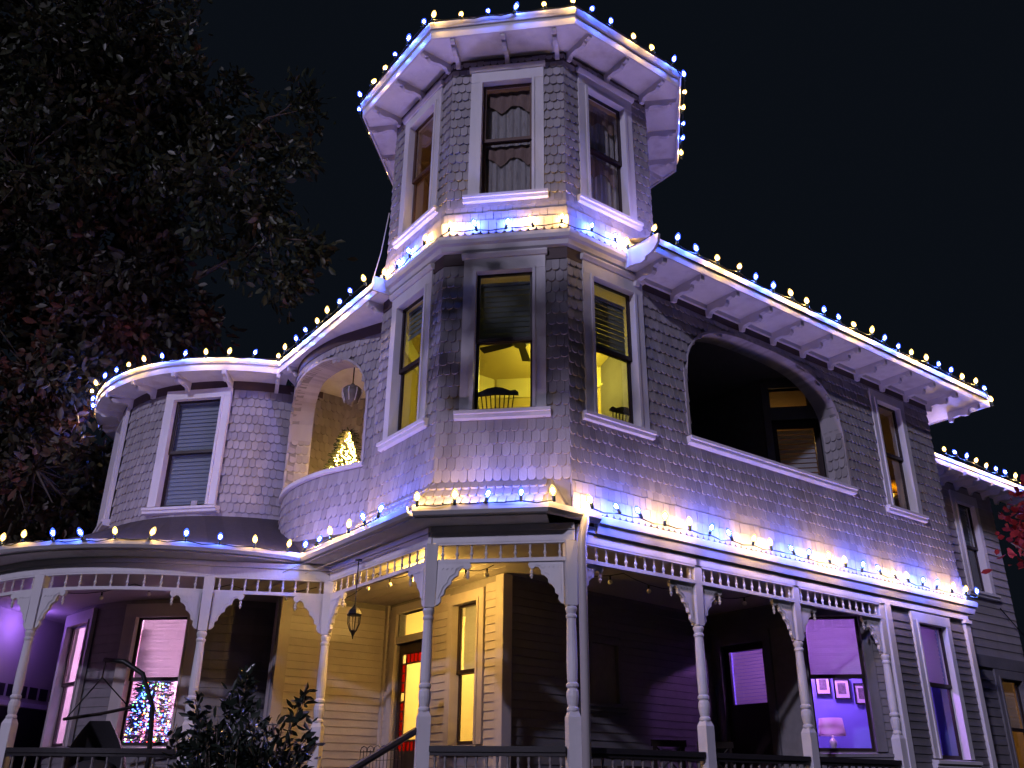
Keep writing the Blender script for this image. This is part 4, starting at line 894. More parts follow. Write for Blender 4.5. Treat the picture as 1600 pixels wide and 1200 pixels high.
m = MB(); m.add([FA.p(8.9, .55, 7.71), FA.p(16.5, .55, 7.71), FA.p(16.5, -3, 9.1), FA.p(8.9, -3, 9.1)], [(0, 1, 2, 3)]); part(m, 'annex_roof', 'roof_shingle')
br_A = bracket_mesh(.55, .07, .8)
for k in range(10): inst('eave_bracket', br_A, HOUSE, frame_matrix(FA, 10.35 + k * .55, .0, 7.52))
m = MB(); m.box(FA, 11.2, 12.1, -1.2, -.25, 5.0, 7.4); m2 = MB(); m2.box(FA, 9.2, 16.5, -2.6, -2.5, 1.2, 3.9); m2.box(FA, 10.5, 10.6, -2.5, -.13, 1.2, 3.9); m2.box(FA, 15.4, 15.5, -2.5, -.13, 1.2, 3.9); m2.box(FA, 10.6, 15.4, -2.5, -.13, 3.9, 3.95); part(m2, 'annex_room', 'plaster_hall')
m = MB(); m.box(FA, 11.0, 12.3, -1.5, -1.4, 5.0, 7.4); part(m, 'annex_dark_backing', 'dark_backing')  # near-black sheet stands in for the unlit room behind the glass
# a cable down the tower's left side and one across the annex
m = MB(); m.tube([(-2.22, 1.55, 10.3), (-2.24, 1.35, 9.4), (-2.30, 1.15, 8.62)], .008, 6); part(m, 'tower_cable', 'trim_paint')
m = MB(); m.tube([FA.p(12.2, .06, 5.0), FA.p(13.0, .07, 4.5), FA.p(14.4, .08, 3.9)], .012, 6); part(m, 'annex_cable', 'black_iron')

# ================================================================== LIGHT STRINGS
def bulb_mesh(kind):
    m = MB()
    m.lathe([(.012, -.045), (.014, -.04), (.014, .0), (.011, .004)], 0, 0, 6, 0)
    m.lathe([(.010, .004), (.022, .018), (.0265, .036), (.024, .055), (.015, .074), (.004, .086)], 0, 0, 8, 1)
    m.lathe([(.004, .018), (.0125, .028), (.0125, .048), (.004, .060)], 0, 0, 6, 2)
    return m.mesh('bulb', ['socket_green', 'shell_' + kind, 'core_' + kind], True)
BM = {'W': bulb_mesh('warm'), 'B': bulb_mesh('blue')}
def light_string(label, pts, pat, out=(0, 0), tilt=.42):
    pts = [tuple(Vector(p) + Vector((random.uniform(-.025, .025), random.uniform(-.025, .025), random.uniform(-.012, .012)))) for p in pts]
    t = thing('light_string', label, 'string lights', pts[0], 'warm and blue bulb strings on the house')
    w = []
    for i, p in enumerate(pts):
        v = Vector(p); w.append(v + Vector((0, 0, -.05)))
        if i < len(pts) - 1: w.append((v + Vector(pts[i + 1])) / 2 + Vector((random.uniform(-.01, .01), random.uniform(-.01, .01), -.066 + random.uniform(-.02, .015))))
    m = MB(); m.tube(w, .008, 5); m.build('wire', 'wire_green', t)
    for p, k in zip(pts, pat):
        Mx = Matrix.Translation(p) @ Matrix.Rotation(random.uniform(-tilt, tilt), 4, 'X') @ Matrix.Rotation(random.uniform(-tilt, tilt), 4, 'Y') @ Matrix.Scale(random.uniform(1.36, 1.52), 4)
        inst('bulb', BM[k], t, Mx)
pat = lambda n, ph=0: [('WWBB' * 20)[(k + ph) % 4] for k in range(n)]
light_string('bulb string along the gutter below the shingled right-hand wall', [FRt.p(.05 + .42 * k, .29, 4.68) for k in range(22)], pat(22, 1))
light_string('short bulb string on the gutter below the tower front', [FC.p(x, GO + .135, 4.67) for x in (-.92, -.49, -.08, .31, .68)], 'WWBBW')
light_string('bulb string on the straight gutter between tower and round porch', [FL.p(.42 + .45 * k, GO + .135, 4.67) for k in range(6)], 'BBWWBB')
aj = math.radians(jth); ptsT = []
for k in range(14): t = aj - .075 - k * .112; ptsT.append((GC[0] + (GR + .135) * math.cos(t), GC[1] + (GR + .135) * math.sin(t), 4.67))
light_string('bulb string on the curved gutter of the round porch at left', ptsT, pat(14))
light_string('long bulb string along the upper right-hand eave', [FRt.p(1.40 + .42 * k, RO + .13, 8.615) for k in range(21)] + [FRt.p(10.10, RO + .05, 8.45)], pat(21, 2) + ['W'], tilt=.3)
light_string('bulb string climbing the left eave to the tower', [FL.p(1.70 + .42 * k, LO + .13, 8.615) for k in range(9)], 'WBBWWBBWW')
ptsU = []
for k in range(17): t = math.radians(-72.5 - k * 6.95); ptsU.append((TC[0] + (TE + .135) * math.cos(t), TC[1] + (TE + .135) * math.sin(t), 8.615))
light_string('bulb string round the eave of the round turret', ptsU, 'BWWBBWWBBWWBBWWBB')
P = oct_pts(2.745); per = []
def along(a, b, n, z, e=.05): return [(a[0] + (b[0] - a[0]) * (e + (1 - 2 * e) * k / (n - 1)), a[1] + (b[1] - a[1]) * (e + (1 - 2 * e) * k / (n - 1)), z) for k in range(n)]
# octagon corner order: find the corners by position
def corner(sx, front): return min(P, key=lambda q: (q[0] - sx) ** 2 + (q[1] - front) ** 2)
cFL, cFR, cR1, cR2, cL1, cL2 = corner(-1.1, -.6), corner(1.1, -.6), corner(2.67, .95), corner(2.67, 3.15), corner(-2.67, .95), corner(-2.67, 3.15)
ptsW = along(cL2, cL1, 4, 12.165, .1) + along(cL1, cFL, 6, 12.165, .06) + along(cFL, cFR, 6, 12.165, .03) + along(cFR, cR1, 5, 12.165, .12) + along(cR1, cR2, 6, 12.165, .06)
light_string('bulb string round the topmost octagonal tower eave', ptsW, ['W', 'W', 'W', 'B'] + list('BWWBBB') + list('WWBBWW') + list('BBWWB') + list('BWWBBW'), tilt=.4)
light_string('bulb string on the ledge round the tower waist', [FL.p(s, .19, 8.70) for s in (1.48, 1.08, .70, .29)] + [FC.p(s, .19, 8.70) for s in (-.77, -.39, .02, .41, .80)] + [FRt.p(.29, .19, 8.70), FRt.p(.73, .19, 8.70), FRt.p(.98, .21, 8.70), FRt.p(.97, .72, 8.66)], 'WBBWWBBWWBBWW')
light_string('bulb string along the lower eave of the right annex', [FA.p(10.0 + .40 * k, .66, 7.74) for k in range(16)], pat(16, 1))

# ================================================================== LAMPS IN THE ROOMS
def room_lamp(label, loc, col, strength, r=.11, drop=.25, name='ceiling_lamp'):
    t = thing(name, label, 'ceiling lamp', (loc[0], loc[1], loc[2]))
    mn = 'glow_' + label.replace(' ', '_'); emit(mn, col, strength)
    m = MB(); m.sphere(loc, r, 12, 8); m.build('globe', mn, t, True)
    m = MB(); m.tube([(loc[0], loc[1], loc[2] + r * .9), (loc[0], loc[1], loc[2] + r + drop)], .012, 6); m.build('rod', 'black_iron', t)
room_lamp('frosted globe lamp hanging in the yellow corner room', (.55, 2.9, 7.75), (1.0, .84, .12), 52, .12)
room_lamp('dim globe lamp in the tower room', (.3, 2.6, 11.2), (1.0, .58, .28), 22, .10)
room_lamp('globe lamp in the yellow entry hall', (*W2.p(1.7, -1.7, 0)[:2], 3.95), (1.0, .64, .14), 230, .12)
room_lamp('pink globe lamp in the turret room', (-6.6, 6.0, 3.95), (1.0, .52, .85), 950, .12)
room_lamp('violet globe lamp in the lower right room', (4.35, 5.4, 4.02), (.62, .24, 1.0), 430, .08)
room_lamp('added dim amber globe brightening the upper right room', (4.3, 6.6, 7.7), (1.0, .55, .12), 12, .10)  # unseen lamp, added to brighten the loggia door panes from inside
room_lamp('small amber globe lamp in the annex', (*FA.p(13.0, -1.3, 0)[:2], 3.5), (1.0, .50, .12), 26, .10)
room_lamp('violet globe lamp in the porch ceiling at far left', (-9.0, 4.2, 4.1), (.36, .16, 1.0), 19, .09, .14)
room_lamp('amber globe lamp in the porch ceiling near the front door', (-1.30, 1.62, 4.16), (1.0, .56, .10), 250, .07, .10)

# ================================================================== THINGS IN AND ABOUT THE HOUSE
# windsor chairs in the corner room
def windsor(label, x, y, rot):
    t = thing('windsor_chair', label, 'chair', (x, y, 5.3), 'dark wooden chairs in the corner room')
    R_ = Matrix.Translation((x, y, 5.3)) @ Matrix.Rotation(rot, 4, 'Z')
    def P_(v): return tuple(R_ @ Vector((v[0], v[1], v[2] * .91)))
    m = MB(); n = 12; vs_ = [(.24 * math.cos(2 * PI * k / n), .22 * math.sin(2 * PI * k / n)) for k in range(n)]; m.prism(vs_, lambda q: P_((q[0], q[1], .43)), lambda q: P_((q[0], q[1], .47))); m.build('seat', 'chair_wood', t)
    for sx in (-1, 1):
        for sy in (-1, 1): m = MB(); m.tube([P_((sx * .14, sy * .13, .44)), P_((sx * .22, sy * .21, 0))], .018, 6); m.build('leg', 'chair_wood', t)
    for k in range(9):
        u = -.20 + .05 * k; m = MB(); m.tube([P_((u * .8, .17, .46)), P_((u * 1.25, .27, 1.08))], .009, 5); m.build('spindle', 'chair_wood', t)
    top = [(-.31, 1.05), (-.31, 1.09), (-.27, 1.13), (-.2, 1.12), (-.1, 1.17), (0, 1.19), (.1, 1.17), (.2, 1.12), (.27, 1.13), (.31, 1.09), (.31, 1.05), (.15, 1.06), (0, 1.07), (-.15, 1.06)]
    m = MB(); m.prism(top, lambda q: P_((q[0], .26, q[1])), lambda q: P_((q[0], .29, q[1]))); m.build('crest_rail', 'chair_wood', t)
windsor('spindle-back wooden chair seen in the front corner-room window', -.13, .42, PI)
q = FRt.p(1.24, -.52, 0); windsor('spindle-back wooden chair seen in the corner-room window on the right', q[0], q[1], -PI * .75)
# ceiling fan in the corner room
t = thing('ceiling_fan', 'dark ceiling fan in the yellow corner room', 'fan', (-.05, 1.9, 7.9))
m = MB(); m.lathe([(.10, 7.86), (.13, 7.9), (.12, 8.0), (.03, 8.04), (.02, 8.26)], -.05, 1.9, 12); m.build('motor', 'chair_wood', t)
for k in range(5):
    a = .3 + k * 2 * PI / 5; d = Vector((math.cos(a), math.sin(a), 0)); e = Vector((-d.y, d.x, 0)); o_ = Vector((-.05, 1.9, 7.92)); m = MB()
    m.prism([(.12, -.03), (.2, -.06), (.68, -.075), (.7, .075), (.2, .06), (.12, .03)], lambda q: tuple(o_ + d * q[0] + e * q[1] + Vector((0, 0, q[1] * .2))), lambda q: tuple(o_ + d * q[0] + e * q[1] + Vector((0, 0, q[1] * .2 + .012)))); m.build('blade', 'chair_wood', t)
# curtains in the tower room windows
def curtain(fr, sc, label):
    t = thing('lace_curtain', label, 'curtain', fr.p(sc, -.2, ZTA), 'lace curtains in the tower windows')
    def sheet(a, b, z0, z1, o, amp, fz, mat_, nm, scallop=0.):
        m = MB(); n = 36; vs_ = []; fs = []
        for k in range(n + 1):
            u = a + (b - a) * k / n; oo = o + amp * math.sin(u * fz) + random.uniform(-.003, .003); zb = z0 + scallop * abs(math.sin((k / n) * PI * 2.5))
            for z in (zb, z1):
                vs_.append(fr.p(u, oo, z)); vs_.append(fr.p(u, oo - .006, z))
        for k in range(n):
            i = 4 * k; j = i + 4; fs += [(i, j, j + 2, i + 2), (i + 1, i + 3, j + 3, j + 1), (i, i + 1, j + 1, j), (i + 2, j + 2, j + 3, i + 3)]
        m.add(vs_, fs); m.build(nm, mat_, t)
    sheet(sc - .52, sc + .5, ZTA + .03, 10.35, -.20, .012, 60, 'curtain_lace', 'lower_lace')
    sheet(sc - .52, sc + .5, 10.36, 11.2, -.21, .014, 55, 'curtain_lace', 'upper_lace', .0)
    sheet(sc - .52, sc + .5, 9.95, 10.34, -.17, .01, 40, 'valance_cloth', 'valance', .17)
    sheet(sc - .52, sc + .5, 10.95, 11.38, -.17, .01, 40, 'valance_cloth', 'valance', .15)
curtain(FC, 0, 'lace curtain with scalloped brown valance in the front tower window'); curtain(FRt, .82, 'lace curtain with scalloped valance in the right tower window')
# small lamp and tree glow in the tower's left window
def lit_tree(label, x, y, z, h, r, n, cols, greenery=True, group='lit Christmas trees'):
    t = thing('christmas_tree', label, 'Christmas tree', (x, y, z), group)
    m = MB(); m.tube([(x, y, z), (x, y, z + h)], r * .08, 6, 0, .004); m.build('trunk', 'bark', t)
    m = MB(); rr = random.Random(len(label)); 
    for k in range(int(n * 2.2)):
        u = rr.random() ** .8; a = rr.random() * 2 * PI; R_ = r * (1 - u) * math.sqrt(rr.uniform(.25, 1.)); zz = z + h * (.06 + .94 * u); d = Vector((math.cos(a), math.sin(a), rr.uniform(-.35, .15))); p = Vector((x + R_ * .7 * math.cos(a), y + R_ * .7 * math.sin(a), zz)); L = rr.uniform(.06, .14) * (r / .4); s_ = Vector((-d.y, d.x, .3)).normalized() * .018
        m.add([p - s_, p + s_, p + d * L + s_ * .3 + Vector((0, 0, .01)), p + d * L - s_ * .3], [(0, 1, 2, 3)])
    o = m.build('branches', 'pine', t); o['kind'] = 'stuff'
    for j, cm in enumerate(cols):
        m = MB(); 
        for k in range(n // len(cols)):
            u = rr.random() ** (.75 if 1.4 < h < 2 else 1.3); a = rr.random() * 2 * PI; R_ = r * (1 - u) * rr.uniform(.62, 1.12); p = (x + R_ * math.cos(a), y + R_ * math.sin(a), z + h * (.05 + .95 * u)); m.sphere(p, rr.uniform(.008, .0125) * (1.35 if 1.4 < h < 2 else 1.15), 6, 4)
        o = m.build('tree_lights', cm, t); o['kind'] = 'stuff'
emit('mini_warm', (1.0, .56, .11), 30); emit('mini_red', (1, .05, .03), 9.0); emit('mini_green', (.12, .9, .12), 7.0); emit('mini_blue', (.06, .12, 1), 12.0); emit('mini_gold', (1, .6, .1), 9.0); emit('mini_white', (.8, .85, 1), 9.0)
lit_tree('small tree thick with warm white lights on the curved balcony', -3.06, 2.90, 5.3, 1.66, .60, 480, ['mini_warm'])
lit_tree('tall Christmas tree with multicoloured lights in the turret room window', -6.66, 4.50, 1.16, 2.75, .66, 1200, ['mini_red', 'mini_green', 'mini_blue', 'mini_blue', 'mini_blue', 'mini_gold', 'mini_blue', 'mini_blue'])
q = FL.p(.45, -.42, 0); lit_tree('small tree with warm lights in the left tower window', q[0], q[1], 8.75, 1.05, .22, 110, ['mini_warm'])
q = FL.p(.42, -.40, 0); lit_tree('little lit tree behind the left corner-room window', q[0], q[1], 5.35, 1.05, .2, 60, ['mini_warm', 'mini_white'])
# pendant lanterns
t = thing('porch_lantern', 'small black hanging lantern under the porch by the entrance', 'lantern', (-2.16, .93, 3.33))
lx, ly = -2.10, 1.05
m = MB(); m.tube([(lx, ly, 3.74), (lx, ly, 4.36)], .008, 6); m.lathe([(.05, 4.34), (.05, 4.36)], lx, ly, 10); m.build('stem', 'black_iron', t)
m = MB(); m.lathe([(.095, 3.62), (.10, 3.635), (.075, 3.69), (.03, 3.735), (.012, 3.76)], lx, ly, 6); m.build('hood', 'black_iron', t)
m = MB(); m.lathe([(.005, 3.32), (.012, 3.36), (.03, 3.40), (.042, 3.415), (.042, 3.43)], lx, ly, 6); m.build('finial', 'black_iron', t)
for k in range(6):
    a = k * PI / 3; m = MB(); m.tube([(lx + .042 * math.cos(a), ly + .042 * math.sin(a), 3.42), (lx + .082 * math.cos(a), ly + .082 * math.sin(a), 3.52), (lx + .085 * math.cos(a), ly + .085 * math.sin(a), 3.63)], .006, 4); m.build('bar', 'black_iron', t)
m = MB(); m.lathe([(.036, 3.42), (.074, 3.52), (.077, 3.62)], lx, ly, 6); m.build('glass', 'window_glass_clear', t)
t = thing('balcony_lantern', 'round caged metal lantern hanging on the curved balcony', 'lantern', (-2.96, 2.75, 7.2))
bx, by, bz = -2.98, 2.66, 7.52
m = MB(); m.tube([(bx, by, bz + .16), (bx, by, 8.36)], .010, 6); m.build('stem', 'black_iron', t)
m = MB(); m.lathe([(.03, bz - .2), (.05, bz - .17), (.11, bz - .13), (.155, bz - .04), (.165, bz + .03), (.15, bz + .08)], bx, by, 10); m.build('bowl', 'lantern_metal', t, True)
m = MB(); m.lathe([(.16, bz + .085), (.12, bz + .13), (.05, bz + .165), (.02, bz + .2)], bx, by, 10); m.build('lid', 'lantern_metal', t, True)
for k in range(8): a = k * PI / 4; m = MB(); m.tube([(bx + .17 * math.cos(a), by + .17 * math.sin(a), bz + .08), (bx + .175 * math.cos(a), by + .175 * math.sin(a), bz + .02), (bx + .12 * math.cos(a), by + .12 * math.sin(a), bz - .14)], .007, 4); m.build('rib', 'trim_paint', t)
# table lamps
def table_lamp(label, x, y, z, shade_r, shade_h, col, glow, scol):
    t = thing('table_lamp', label, 'lamp', (x, y, z))
    m = MB(); m.lathe([(.07, z), (.075, z + .02), (.04, z + .05), (.035, z + .12), (.055, z + .2), (.06, z + .25), (.03, z + .28), (.012, z + .3), (.012, z + .36)], x, y, 12); m.build('base', 'lamp_ceramic', t, True)
    mn = 'shade_' + label.replace(' ', '_'); mm = bpy.data.materials.new(mn); mm.use_nodes = True; nt = mm.node_tree; nt.nodes.clear()
    tl = nt.nodes.new('ShaderNodeBsdfTranslucent'); tl.inputs[0].default_value = (*scol, 1); df = nt.nodes.new('ShaderNodeBsdfDiffuse'); df.inputs[0].default_value = (*scol, 1); mx = nt.nodes.new('ShaderNodeMixShader'); mx.inputs[0].default_value = .5; oo = nt.nodes.new('ShaderNodeOutputMaterial')
    nt.links.new(df.outputs[0], mx.inputs[1]); nt.links.new(tl.outputs[0], mx.inputs[2]); nt.links.new(mx.outputs[0], oo.inputs[0]); MATS[mn] = mm
    m = MB(); n = 20; z0 = z + .33; z1 = z0 + shade_h; vs_ = []
    for (r, zz) in ((shade_r, z0), (shade_r * .86, z1), (shade_r * .86 - .004, z1), (shade_r - .004, z0)):
        for k in range(n): vs_.append((x + r * math.cos(2 * PI * k / n), y + r * math.sin(2 * PI * k / n), zz))
    m.add(vs_, [(i * n + k, i * n + (k + 1) % n, ((i + 1) % 4) * n + (k + 1) % n, ((i + 1) % 4) * n + k) for i in range(4) for k in range(n)]); m.build('lamp_shade', mn, t, True)
    en = 'bulb_' + mn; emit(en, col, glow); m = MB(); m.sphere((x, y, z0 + shade_h * .45), .035, 8, 6); m.build('lamp_bulb', en, t, True)
table_lamp('white table lamp with drum shade in the violet room window', 4.50, 5.35, 2.05, .21, .26, (1.0, .55, .95), 16, (.75, .62, .72))
q = FRt.p(8.22, -.55, 0); table_lamp('yellow-shaded lamp glowing in the dim upper right window', q[0], q[1], 6.22, .085, .26, (1.0, .72, .12), 40, (.85, .6, .12))
# sideboard under the lamp, pictures in the violet room
t = thing('sideboard', 'dark sideboard holding the drum-shade lamp in the violet room', 'sideboard', (4.55, 5.4, 1.16))
m = MB(); m.hexa([(4.15, 5.15, 1.2), (5.0, 5.15, 1.2), (5.0, 5.6, 1.2), (4.15, 5.6, 1.2), (4.15, 5.15, 2.05), (5.0, 5.15, 2.05), (5.0, 5.6, 2.05), (4.15, 5.6, 2.05)]); m.build('cabinet', 'chair_wood', t)
for xx in (4.2, 4.95):
    for yy in (5.2, 5.55): m = MB(); m.tube([(xx, yy, 1.16), (xx, yy, 1.2)], .02, 6); m.build('leg', 'chair_wood', t)
t = thing('side_table', 'small table under the yellow-shaded lamp upstairs', 'table', (q[0], q[1], 5.3))
m = MB(); m.lathe([(.2, 6.19), (.2, 6.22)], q[0], q[1], 14); m.build('table_top', 'chair_wood', t)
m = MB(); m.lathe([(.14, 5.3), (.03, 5.36), (.03, 6.19)], q[0], q[1], 8); m.build('pedestal', 'chair_wood', t)
FP = Fr((3.3, 7.35), (1, 0), (0, -1))
frb, Lb = line_fr(pr_poly[4], pr_poly[5])
def picture(label, x, y, z, w, h, n):
    t = thing('picture', label, 'picture', (x, y, z), 'framed pictures in the violet room'); f = Fr((x, y), (-n[1], n[0]), n)
    m = MB(); m.box(f, -w / 2, w / 2, 0, .02, z, z + .02); m.box(f, -w / 2, w / 2, 0, .02, z + h - .02, z + h); m.box(f, -w / 2, -w / 2 + .02, 0, .02, z + .02, z + h - .02); m.box(f, w / 2 - .02, w / 2, 0, .02, z + .02, z + h - .02); m.build('frame', 'picture_black', t)
    m = MB(); m.box(f, -w / 2 + .02, w / 2 - .02, .001, .006, z + .02, z + h - .02); m.build('mount', 'picture_paper', t)
    m = MB(); m.box(f, -w / 4, w / 4, .0065, .009, z + h * .25, z + h * .78); m.build('print', 'picture_ink', t)
yb = 5.98
m = MB(); m.hexa([(3.85, 6.0, 1.16), (6.3, 6.0, 1.16), (6.3, 6.06, 1.16), (3.85, 6.06, 1.16), (3.85, 6.0, 4.34), (6.3, 6.0, 4.34), (6.3, 6.06, 4.34), (3.85, 6.06, 4.34)]); part(m, 'room_partition', 'plaster_blue')
picture('left one of three framed pictures in the violet room', 4.56, yb, 3.05, .24, .32, (0, -1)); picture('middle one of three framed pictures in the violet room', 4.86, yb, 2.98, .26, .33, (0, -1)); picture('right one of three framed pictures in the violet room', 5.18, yb, 2.90, .26, .33, (0, -1))
# hanging egg chair at far left
t = thing('hanging_chair', 'dark hanging egg chair on a curved stand at the far left of the porch', 'hanging chair', (-6.3, 2.3, 1.1))
ex, ey = -6.15, 2.25
m = MB(); pts = [(ex + .70, ey + .1, 1.12), (ex + .78, ey + .1, 1.9), (ex + .72, ey + .08, 2.6), (ex + .5, ey + .04, 3.05), (ex + .2, ey, 3.22), (ex - .12, ey, 3.25)]; m.tube(pts, .035, 8); m.build('stand', 'black_iron', t, True)
m = MB(); m.tube([(ex - .5, ey - .3, 1.12), (ex + .7, ey + .1, 1.12), (ex - .4, ey + .5, 1.12)], .03, 6); m.build('stand_foot', 'black_iron', t)
m = MB(); m.tube([(ex - .1, ey, 3.24), (ex - .1, ey, 3.0)], .012, 5); m.tube([(ex - .1, ey, 3.0), (ex - .5, ey - .05, 2.45)], .010, 5); m.tube([(ex - .1, ey, 3.0), (ex + .42, ey + .05, 2.55)], .010, 5); m.build('rope', 'black_iron', t)
m = MB(); m.tube([(ex - .55, ey - .05, 2.42), (ex, ey, 2.5), (ex + .48, ey + .05, 2.6)], .025, 6); m.build('spreader_bar', 'chair_wood', t)
m = MB(); n = 14; vs_ = []; fs = []
for i in range(9):
    u = i / 8; zz = 2.40 - u * 1.0; wd = .46 * math.sin(.35 + u * 1.9) ; dp = .45 * math.sin(u * PI * .62)
    for k in range(n + 1): v = k / n; vs_.append((ex + wd * math.cos(PI * v) , ey - .02 + dp * math.sin(PI * v) , zz))
for i in range(8):
    for k in range(n): a = i * (n + 1) + k; fs.append((a, a + 1, a + n + 2, a + n + 1))
nb = len(vs_); vs_ += [(x, y + .02, z - .01) for x, y, z in vs_]; fs += [tuple(nb + i for i in f[::-1]) for f in fs]
m.add(vs_, fs); m.build('hammock_seat', 'fabric_dark', t, True)
m = MB(); m.sphere((ex, ey + .05, 1.72), .34, 12, 7, 0, .5); m.build('cushion', 'fabric_dark', t, True)
# wire pet pen by the entrance
t = thing('wire_pen', 'low black wire pet pen beside the front steps', 'pet pen', (-2.0, 1.2, 1.1))
fp_, lp_ = Fr(FL.p(2.4, -.5, 0)[:2], neg(FL.d), FL.n), 1.1
m = MB()
for k in range(13): m.tube([fp_.p(lp_ * k / 12, 0, 1.1), fp_.p(lp_ * k / 12, 0, 2.02)], .004, 4)
for k in range(9): m.tube([fp_.p(0, 0, 1.12 + k * .11), fp_.p(lp_, 0, 1.12 + k * .11)], .004, 4)
m.build('mesh_panel', 'black_iron', t)
for k in range(6): m = MB(); x0 = lp_ * (k * 2) / 12; m.tube([fp_.p(x0, 0, 2.0), fp_.p(x0 + .02, 0, 2.05), fp_.p(x0 + lp_ / 12, 0, 2.07), fp_.p(x0 + lp_ / 6 - .02, 0, 2.05), fp_.p(x0 + lp_ / 6, 0, 2.0)], .005, 4); m.build('loop_top', 'black_iron', t)
# porch furniture in the dark right-hand porch
def porch_chair(label, x, y, rot):
    t = thing('porch_chair', label, 'chair', (x, y, 1.1), 'dark chairs on the right-hand porch'); R_ = Matrix.Translation((x, y, 1.1)) @ Matrix.Rotation(rot, 4, 'Z'); P_ = lambda v: tuple(R_ @ Vector(v))
    def bx(a, nm): m = MB(); x0, x1, y0, y1, z0, z1 = a; m.hexa([P_(v) for v in ((x0, y0, z0), (x1, y0, z0), (x1, y1, z0), (x0, y1, z0), (x0, y0, z1), (x1, y0, z1), (x1, y1, z1), (x0, y1, z1))]); m.build(nm, 'chair_wood', t)
    bx((-.25, .25, -.25, .25, .42, .47), 'seat')
    for sx in (-.22, .22):
        for sy in (-.22, .22): bx((sx - .02, sx + .02, sy - .02, sy + .02, 0, .42), 'leg')
        bx((sx - .02, sx + .02, .22, .26, .47, 1.05), 'back_post')
    bx((-.27, .27, .215, .265, 1.05, 1.14), 'top_rail'); bx((-.2, .2, .225, .25, .62, .67), 'cross_rail')
    m = MB(); m.tube([P_((-.2, .24, .67)), P_((.2, .24, 1.05))], .014, 5); m.build('cross_brace', 'chair_wood', t); m = MB(); m.tube([P_((.2, .24, .67)), P_((-.2, .24, 1.05))], .014, 5); m.build('cross_brace', 'chair_wood', t)
porch_chair('cross-back wooden chair on the dark porch, nearer the tower', 2.0, 3.55, .4); porch_chair('cross-back wooden chair on the dark porch, nearer the side door', 2.65, 4.05, .2)
t = thing('porch_table', 'dark round table on the right-hand porch', 'table', (1.2, 2.9, 1.1))
m = MB(); m.lathe([(.42, 1.82), (.42, 1.86)], 1.2, 2.9, 20); m.build('table_top', 'chair_wood', t)
m = MB(); m.lathe([(.26, 1.1), (.25, 1.13), (.04, 1.17), (.04, 1.82)], 1.2, 2.9, 10); m.build('pedestal', 'chair_wood', t)
# unlit globe string under the porch ceilings
mat('bulb_clear', (.75, .72, .68), .12, spec=.8)
def globe_string(label, pts):
    t = thing('globe_string', label, 'string lights', pts[0], 'unlit globe strings under the porch'); w = []
    for a, b in zip(pts[:-1], pts[1:]):
        A_, B_ = Vector(a), Vector(b)
        for k in range(6): u = k / 6; w.append(A_.lerp(B_, u) + Vector((0, 0, -.5 * u * (1 - u) * .8)))
    w.append(Vector(pts[-1])); m = MB(); m.tube(w, .006, 4); m.build('wire', 'black_iron', t)
    gm = MB(); gm.lathe([(.014, 0), (.016, .05), (.008, .055)], 0, 0, 6, 0); gm.sphere((0, 0, -.035), .034, 10, 6, 1); me = gm.mesh('globe_bulb', ['black_iron', 'bulb_clear'], True)
    for i in range(2, len(w) - 1, 3): inst('globe_bulb', me, t, Matrix.Translation(w[i] + Vector((0, 0, -.055))))
globe_string('unlit globe string looping below the entrance porch ceiling', [(-2.9, 2.3, 4.05), (-2.05, 1.75, 4.32), (-1.35, 1.4, 4.30), (-.85, 1.2, 4.33), (-.3, 1.3, 4.30)])
globe_string('unlit globe string under the dark right-hand porch ceiling', [(.3, 1.2, 4.30), (1.4, 2.0, 4.3), (2.4, 3.1, 4.30), (3.3, 3.6, 4.28), (4.4, 4.0, 4.28)])
globe_string('unlit globe string under the round porch ceiling', [(-3.2, 2.5, 4.30), (-4.4, 2.1, 4.28), (-5.8, 1.9, 4.28), (-7.4, 2.1, 4.28)])
# porch end screen at far left with small panes
FX = Fr((-8.9, 8.2), (-.5, -.866), (.866, -.5))
m = MB(); wall(m, Fr((-9.4, 7.8), (0, -1), (1, 0)), 0, 6.0, ZD, ZC); sw = part(m, 'porch_far_wall', 'porch_ceiling_paint')
fx = Fr((-9.4, 7.8), (0, -1), (1, 0))
for k in range(16): m = MB(); m.box(fx, 1.0 + k * .30, 1.22 + k * .30, .001, .012, 2.95, 3.15); m.build('small_pane', 'rail_paint', sw)
m = MB(); m.box(fx, .9, 5.8, .001, .03, 2.80, 2.88); m.build('pane_rail', 'trim_paint', sw)
m = MB(); m.box(fx, .9, 5.8, .001, .02, 1.2, 2.78); m.build('lower_screen', 'rail_paint', sw)

